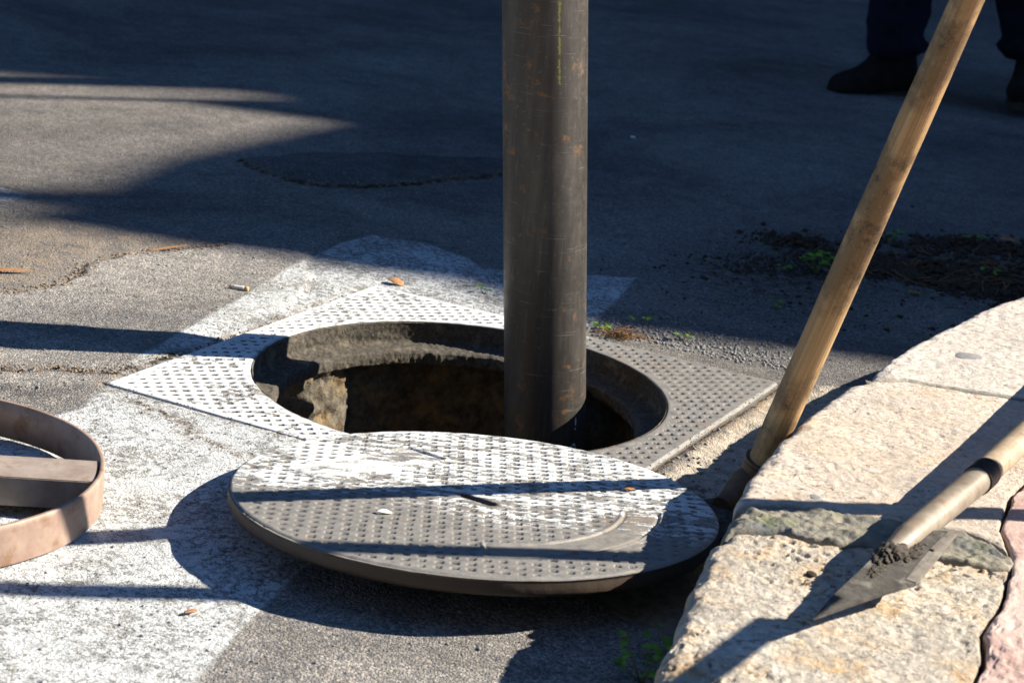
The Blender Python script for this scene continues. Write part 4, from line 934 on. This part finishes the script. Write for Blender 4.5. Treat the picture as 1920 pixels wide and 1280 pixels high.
bm = bmesh.new()
for k in range(70):
    x = random.gauss(0.88, 0.13); y = random.gauss(4.28, 0.10); z0 = gz(x, y) + 0.006; a_ = random.gauss(-0.2, 0.8); p = Vector((x, y, z0))
    for j in range(random.randint(2, 5)):
        a_ += random.gauss(0, 0.45); q = p + Vector((math.cos(a_), math.sin(a_), 0)) * random.uniform(0.012, 0.03); q.z = gz(q.x, q.y) + random.uniform(0.004, 0.020)
        stem_bm(bm, p, q, random.uniform(0.0006, 0.0012)); p = q
tag(bm_obj('root_litter', bm, MT['root'], None, False), 'thin pale roots and stalks tangled in the dark soil', 'roots', kind='stuff')
# ------------------------------------------------------------------ person standing beyond, in the shade (only the legs are in the picture)
def skin_chain(name, verts, edges, radii, mat, parent, sub=2):
    me = bpy.data.meshes.new(name); me.from_pydata(verts, edges, []); me.update()
    o = bpy.data.objects.new(name, me); col.objects.link(o); o.parent = parent
    o.modifiers.new('skin', 'SKIN'); sv = me.skin_vertices[0].data
    for i, r_ in enumerate(radii): sv[i].radius = (r_, r_) if isinstance(r_, float) else r_
    sv[0].use_root = True
    s_ = o.modifiers.new('sub', 'SUBSURF'); s_.levels = sub; s_.render_levels = sub
    me.materials.append(mat); return o
PX, PY = 1.32, 6.62
pers = thing('person', 'person in dark navy trousers and black boots standing on the shaded road', 'person', (PX, PY, -0.003))
pers.rotation_euler = (0, R(-6.1), 0)
bv = [(0, 0, .98), (-.10, 0, .93), (-.17, .0, .52), (-.215, .02, .12), (.10, 0, .93), (.16, .0, .52), (.225, .0, .12),
      (0, 0, 1.15), (0, 0, 1.36), (0, 0, 1.48), (0, -.01, 1.57), (0, -.02, 1.66), (0, -.02, 1.74),
      (-.19, 0, 1.42), (-.27, .02, 1.14), (-.28, -.06, .90), (-.28, -.08, .83), (.19, 0, 1.42), (.27, .02, 1.14), (.28, -.06, .90), (.28, -.08, .83)]
be = [(0, 1), (1, 2), (2, 3), (0, 4), (4, 5), (5, 6), (0, 7), (7, 8), (8, 9), (9, 10), (10, 11), (11, 12), (8, 13), (13, 14), (14, 15), (15, 16), (8, 17), (17, 18), (18, 19), (19, 20)]
br = [.13, .085, .055, .04, .085, .055, .04, .12, .13, .055, .055, .085, .065, .055, .042, .028, .032, .055, .042, .028, .032]
# fingers
for w0, sg in ((16, -1), (20, 1)):
    wv_ = Vector(bv[w0])
    for f in range(5):
        o_ = (f - 2) * 0.018; L_ = (0.035, 0.042, 0.045, 0.042, 0.034)[f]
        if f == 0: a_, b_ = wv_ + Vector((-sg * 0.01, -0.03, -0.01)), wv_ + Vector((-sg * 0.02, -0.05, -0.045))
        else: a_, b_ = wv_ + Vector((0, o_, -0.05)), wv_ + Vector((-sg * 0.012, o_ - 0.004, -0.05 - L_))
        i0 = len(bv); bv += [tuple(a_), tuple(b_)]; be += [(w0, i0), (i0, i0 + 1)]; br += [.010, .008]
skin_chain('body', bv, be, br, MT['skin'], pers, 2)
def sections(name, secs, mat, parent, seg=40, wr=0.0, seed=0, cap=True):
    """loft of (centre, rx, ry) rings; wr = cloth wrinkles"""
    V = []; n = len(secs)
    for k, (c, rx, ry) in enumerate(secs):
        for j in range(seg):
            a_ = 2 * math.pi * j / seg; q = 1 + (wr * float(fbm(np.array(a_ + c[0] * 3), np.array(c[2] * 9), 0.9, seed, 3)) if wr else 0)
            V.append((c[0] + rx * q * math.cos(a_), c[1] + ry * q * math.sin(a_), c[2]))
    F = [(k * seg + j, k * seg + (j + 1) % seg, (k + 1) * seg + (j + 1) % seg, (k + 1) * seg + j) for k in range(n - 1) for j in range(seg)]
    if cap: F += [tuple(reversed(range(seg))), tuple((n - 1) * seg + j for j in range(seg))]
    me = bpy.data.meshes.new(name); me.from_pydata(V, [], F); me.update()
    for p in me.polygons: p.use_smooth = True
    me.materials.append(mat); o = bpy.data.objects.new(name, me); col.objects.link(o); o.parent = parent; return o
def lerp_secs(keys, n):
    out = []; zs_ = [k[0][2] for k in keys]
    for i in range(n):
        z_ = zs_[0] + (zs_[-1] - zs_[0]) * i / (n - 1)
        for a_, b_ in zip(keys, keys[1:]):
            if (z_ - a_[0][2]) * (z_ - b_[0][2]) <= 1e-9:
                t = (z_ - a_[0][2]) / (b_[0][2] - a_[0][2]); t = t * t * (3 - 2 * t)
                out.append(((a_[0][0] + (b_[0][0] - a_[0][0]) * t, a_[0][1] + (b_[0][1] - a_[0][1]) * t, z_), a_[1] + (b_[1] - a_[1]) * t, a_[2] + (b_[2] - a_[2]) * t)); break
    return out
# trousers: two legs, baggy folds above the boots
sections('trouser_leg', lerp_secs([((-.20, .02, .135), .064, .066), ((-.198, .02, .15), .078, .078), ((-.185, .02, .17), .100, .09), ((-.195, .02, .21), .086, .085), ((-.19, .01, .27), .094, .09), ((-.175, .0, .5), .090, .095), ((-.12, 0, .88), .105, .125), ((-.06, 0, .99), .115, .13)], 60), MT['cloth'], pers, wr=0.26, seed=5)
sections('trouser_leg', lerp_secs([((.235, .0, .135), .066, .068), ((.235, .0, .15), .080, .08), ((.23, 0, .175), .098, .095), ((.235, 0, .20), .086, .085), ((.225, 0, .26), .095, .09), ((.17, .0, .5), .090, .095), ((.12, 0, .88), .105, .125), ((.06, 0, .99), .115, .13)], 60), MT['cloth'], pers, wr=0.26, seed=15)
sections('jacket', lerp_secs([((0, 0, .90), .19, .135), ((0, 0, 1.1), .18, .13), ((0, 0, 1.35), .215, .135), ((0, 0, 1.45), .14, .10), ((0, 0, 1.50), .07, .07)], 40), MT['cloth'], pers, wr=0.08, seed=25)
for sg in (-1, 1):
    sections('sleeve', lerp_secs([((sg * .28, -.055, .90), .050, .050), ((sg * .275, .02, 1.14), .062, .065), ((sg * .20, 0, 1.42), .075, .08)], 24), MT['cloth'], pers, wr=0.12, seed=30)
bm = bmesh.new(); bmesh.ops.create_uvsphere(bm, u_segments=24, v_segments=16, radius=0.1, matrix=Matrix.Translation((0, 0, 1.72)) @ Matrix.Diagonal((0.9, 1.05, 0.95, 1)))
bmesh.ops.delete(bm, geom=[v for v in bm.verts if v.co.z < 1.70 and v.co.y < 0.02], context='VERTS'); bm_obj('hair', bm, MT['hair'], pers)
def boot(x, y, heading, scale=1.0):
    """work boot: lofted across the foot from heel to toe, plus a thick sole"""
    # stations along the foot: s, half width, bottom z, top z
    st = [(-0.088, .024, .03, .09), (-0.082, .038, .022, .17), (-0.055, .047, .02, .21), (-0.01, .048, .02, .215), (0.03, .047, .02, .185), (0.07, .048, .02, .142), (0.11, .053, .02, .112), (0.15, .055, .02, .104), (0.18, .052, .02, .098), (0.20, .042, .022, .086), (0.212, .026, .028, .068)]
    sg_ = 24; V = []
    for (s_, hw, zb, zt) in st:
        for j in range(sg_):
            a_ = 2 * math.pi * j / sg_; cx_, cz_ = math.cos(a_), math.sin(a_)
            ex = abs(cx_) ** 0.75 * (1 if cx_ > 0 else -1); ez = abs(cz_) ** 0.8 * (1 if cz_ > 0 else -1)
            tp = 1 - 0.28 * max(0, ez) * (1 if s_ > 0 else 0.4)
            V.append((s_, hw * ex * tp, (zb + zt) / 2 + (zt - zb) / 2 * ez))
    n = len(st); F = [(k * sg_ + j, k * sg_ + (j + 1) % sg_, (k + 1) * sg_ + (j + 1) % sg_, (k + 1) * sg_ + j) for k in range(n - 1) for j in range(sg_)] + [tuple(range(sg_)), tuple((n - 1) * sg_ + j for j in range(sg_))]
    me = bpy.data.meshes.new('boot'); me.from_pydata(V, [], F); me.update(); me.materials.append(MT['boot'])
    for p in me.polygons: p.use_smooth = True
    o = bpy.data.objects.new('boot', me); col.objects.link(o); o.parent = pers; o.location = (x, y, 0); o.rotation_euler = (0, 0, heading)
    md = o.modifiers.new('sub', 'SUBSURF'); md.levels = 1; md.render_levels = 2
    # sole with welt and heel
    out = [(-0.088, 0.0), (-0.082, .030), (-0.05, .043), (0.0, .040), (0.05, .043), (0.10, .052), (0.15, .053), (0.185, .045), (0.207, .026), (0.213, 0.0)]
    out = out + [(a_, -b_) for a_, b_ in reversed(out[1:-1])]
    bm = bmesh.new(); f = bm.faces.new([bm.verts.new((a_, b_, 0.002)) for a_, b_ in out])
    r_ = bmesh.ops.extrude_face_region(bm, geom=[f]); 
    for v in [g_ for g_ in r_['geom'] if isinstance(g_, bmesh.types.BMVert)]: v.co.z = 0.030
    bmesh.ops.bevel(bm, geom=bm.edges[:], offset=0.003, segments=2, affect='EDGES')
    sl = bm_obj('sole', bm, MT['sole'], o, False)
    bl_ = bmesh.new()
    for k in range(5):
        s_ = 0.012 + 0.018 * k; zt = 0.212 - 0.020 * k
        stem_bm(bl_, (s_, -0.026, zt - 0.012), (s_ + 0.006, 0.026, zt - 0.012), 0.0024)
    bm_obj('laces', bl_, MT['black'], o)
    return o
boot(-0.205, 0.02, R(180 + 22)); boot(0.235, 0.0, R(-90 - 18))

# ------------------------------------------------------------------ casters added out of the picture to the right, outlined to fit the shade
A_ = R(SUN_AZ)
def st(s_, t_, z_=0.0): return Vector((s_ * math.cos(A_) - t_ * math.sin(A_), s_ * math.sin(A_) + t_ * math.cos(A_), z_))
def prism(name, prof_, s0, s1, mat, parent):
    """profile in (across the sun, height), extruded away along the sun's bearing"""
    bm = bmesh.new(); fr_ = [bm.verts.new(st(s0, t_, z_)) for t_, z_ in prof_]; bk = [bm.verts.new(st(s1, t_, z_)) for t_, z_ in prof_]
    bm.faces.new(fr_); bm.faces.new(list(reversed(bk))); m_ = len(prof_)
    for i in range(m_): j = (i + 1) % m_; bm.faces.new((fr_[j], fr_[i], bk[i], bk[j]))
    o = bm_obj(name, bm, mat, parent, False); unparent_offset(o, parent); return o
def window(par, s0, t0, z0, w_=0.9, h_=1.3):
    f = prism('window', [(t0, z0), (t0 + w_, z0), (t0 + w_, z0 + h_), (t0, z0 + h_)], s0 - 0.04, s0 - 0.005, MT['post'], par)
    g_ = prism('pane', [(t0 + .07, z0 + .07), (t0 + w_ - .07, z0 + .07), (t0 + w_ - .07, z0 + h_ - .07), (t0 + .07, z0 + h_ - .07)], s0 - 0.05, s0 - 0.042, MT['glass'], par)
    return f
hs = thing('house_caster', 'unseen low gabled shape with a chimney, added and outlined to cast the shade on the road', 'house_caster', tuple(st(12, 4.0)))
prism('wall', [(2.2, -0.05), (5.60, -0.05), (5.60, 6.95), (5.2, 7.02), (4.6, 7.30), (4.0, 7.40), (3.74, 6.95), (3.5, 6.80), (3.38, 6.45), (3.0, 5.6), (2.2, 4.9)], 12, 17, MT['render'], hs)
prism('roof', [(2.0, 4.75), (2.2, 4.92), (3.0, 5.62), (3.38, 6.47), (3.5, 6.82), (3.74, 6.97), (4.0, 7.42), (4.6, 7.32), (5.2, 7.04), (5.60, 6.97), (5.60, 7.80), (5.56, 7.50), (5.51, 7.26), (5.45, 7.26), (5.37, 7.41), (5.31, 7.39), (5.19, 7.17), (4.61, 7.45), (4.10, 7.58), (4.03, 7.64), (3.87, 7.36), (3.74, 7.09), (3.5, 6.96), (3.36, 6.60), (2.98, 5.72), (2.0, 4.85)], 11.9, 17.1, MT['tile'], hs)  # invented outline, bent to follow the edge of the sunlit road
prism('chimney', [(4.13, 7.3), (4.28, 7.3), (4.28, 9.2), (4.13, 9.2)], 12.3, 12.8, MT['render'], hs)
for t0, z0 in ((3.0, 1.0), (4.3, 1.0), (3.6, 3.9), (4.7, 3.9)): window(hs, 12, t0, z0)
bd = thing('block_caster', 'unseen taller plain block, added to keep the far road in shade', 'building', tuple(st(12, 9)))  # added block, holds the sun off the far road
prism('wall', [(5.59, -0.05), (24, -0.05), (24, 13.0), (5.59, 13.0)], 12.03, 22, MT['render'], bd)
prism('roof', [(5.50, 13.0), (24.1, 13.0), (24.1, 13.25), (5.50, 13.25)], 11.9, 22.1, MT['tile'], bd)
for k in range(8):
    for l in range(3): window(bd, 12, 6.6 + k * 2.1, 1.2 + l * 3.6)
# blocks added outside the picture to close off the low sky and deepen shade
def front(label, x0, x1, y0, y1, h_):
    b_ = thing('sky_blocker', label, 'building', ((x0 + x1) / 2, (y0 + y1) / 2, -0.05))
    bm = bmesh.new(); bmesh.ops.create_cube(bm, size=1, matrix=Matrix.Translation(((x0 + x1) / 2, (y0 + y1) / 2, h_ / 2 - 0.05)) @ Matrix.Diagonal((x1 - x0, y1 - y0, h_, 1)))
    o = bm_obj('wall', bm, MT['dark_render'], b_, False); unparent_offset(o, b_)
    bm = bmesh.new(); bmesh.ops.create_cube(bm, size=1, matrix=Matrix.Translation(((x0 + x1) / 2, (y0 + y1) / 2, h_ + 0.1)) @ Matrix.Diagonal((x1 - x0 + .6, y1 - y0 + .6, 0.3, 1)))
    o = bm_obj('roof', bm, MT['tile'], b_, False); unparent_offset(o, b_)
    yf = y0 if y0 > 0 else y1; sg = -1 if y0 > 0 else 1
    k = x0 + 1.5
    while k < x1 - 1.5:
        for zf in (1.0, 4.6, 8.2, 11.8):
            bm = bmesh.new(); bmesh.ops.create_cube(bm, size=1, matrix=Matrix.Translation((k, yf + sg * 0.02, zf + .8)) @ Matrix.Diagonal((1.1, 0.08, 1.6, 1)))
            f_ = bm_obj('window', bm, MT['post'], b_, False); unparent_offset(f_, b_)
            bm = bmesh.new(); bmesh.ops.create_cube(bm, size=1, matrix=Matrix.Translation((k, yf + sg * 0.066, zf + .8)) @ Matrix.Diagonal((0.94, 0.01, 1.44, 1)))
            g_ = bm_obj('pane', bm, MT['glass'], b_, False); unparent_offset(g_, b_)
        k += 3.2
front('dark plastered block added across the street, outside the picture, to cut the skylight', -16, 8.5, 15, 22, 17)
front('dark plastered block added behind the camera, outside the picture, to cut the skylight', -16, 9, -14, -7, 17)
# two unseen poles, added and tilted to throw thin dark strips on the road
for (t_, r_k, lab) in ((5.23, 0.018, 'thin leaning pole outside the picture, added to cast a dark strip, nearer of two'), (5.44, 0.042, 'thick leaning pole outside the picture, added to cast a dark strip, farther of two')):
    b_ = st(6.0, t_ + 0.42 * 3.87, 0.12); pp = thing('caster_pole', lab, 'pole', tuple(b_), 'poles outside the picture')
    tube('post', [b_, st(6.0, t_ - 0.42 * 1.2, 5.19)], [r_k, r_k], MT['post'], pp, step=0.4, seg=20)
    tube('base', [b_, b_ + Vector((0, 0, 0.05))], [0.08, 0.07], MT['post'], pp, step=0.02, seg=20)
# a stake, plus an unseen arm added only for its shadow across the kerb
gp = Vector((1.25, 2.553, KZ - 0.004))
stk = thing('stake', 'tall grey steel stake on the pavement, outside the picture', 'stake', tuple(gp))
tube('upright', [gp, gp + Vector((0, 0, 1.75))], [0.021, 0.021], MT['post'], stk, step=0.2, seg=24)
tube('foot', [gp, gp + Vector((0, 0, 0.02))], [0.09, 0.08], MT['post'], stk, step=0.02, seg=24)
hr_ = 0.36; off_ = Vector((sd.x, sd.y, sd.z)) * (hr_ / sd.z)
ra, rb = Vector((0.212, 1.851, 0.145)) + off_, Vector((0.318, 2.038, 0.145)) + off_
dr_ = (rb - ra).normalized()
q_ = ra - dr_ * 0.62
shadow_stand = thing('shadow_stand', 'unseen grey arm on a low upright, added to cast a shadow on the kerb', 'shadow_stand', (q_.x, q_.y, KZ - 0.004))
tube('arm', [ra - dr_ * 0.66, rb], [0.0125, 0.0125], MT['post'], shadow_stand, step=0.05, seg=24)
tube('upright', [Vector((q_.x, q_.y, KZ - 0.004)), Vector((q_.x, q_.y, q_.z))], [0.021, 0.021], MT['post'], shadow_stand, step=0.1, seg=24)
tube('foot', [Vector((q_.x, q_.y, KZ - 0.004)), Vector((q_.x, q_.y, KZ + 0.02))], [0.16, 0.14], MT['post'], shadow_stand, step=0.02, seg=32)
print('SCENE DONE', len(bpy.data.objects))
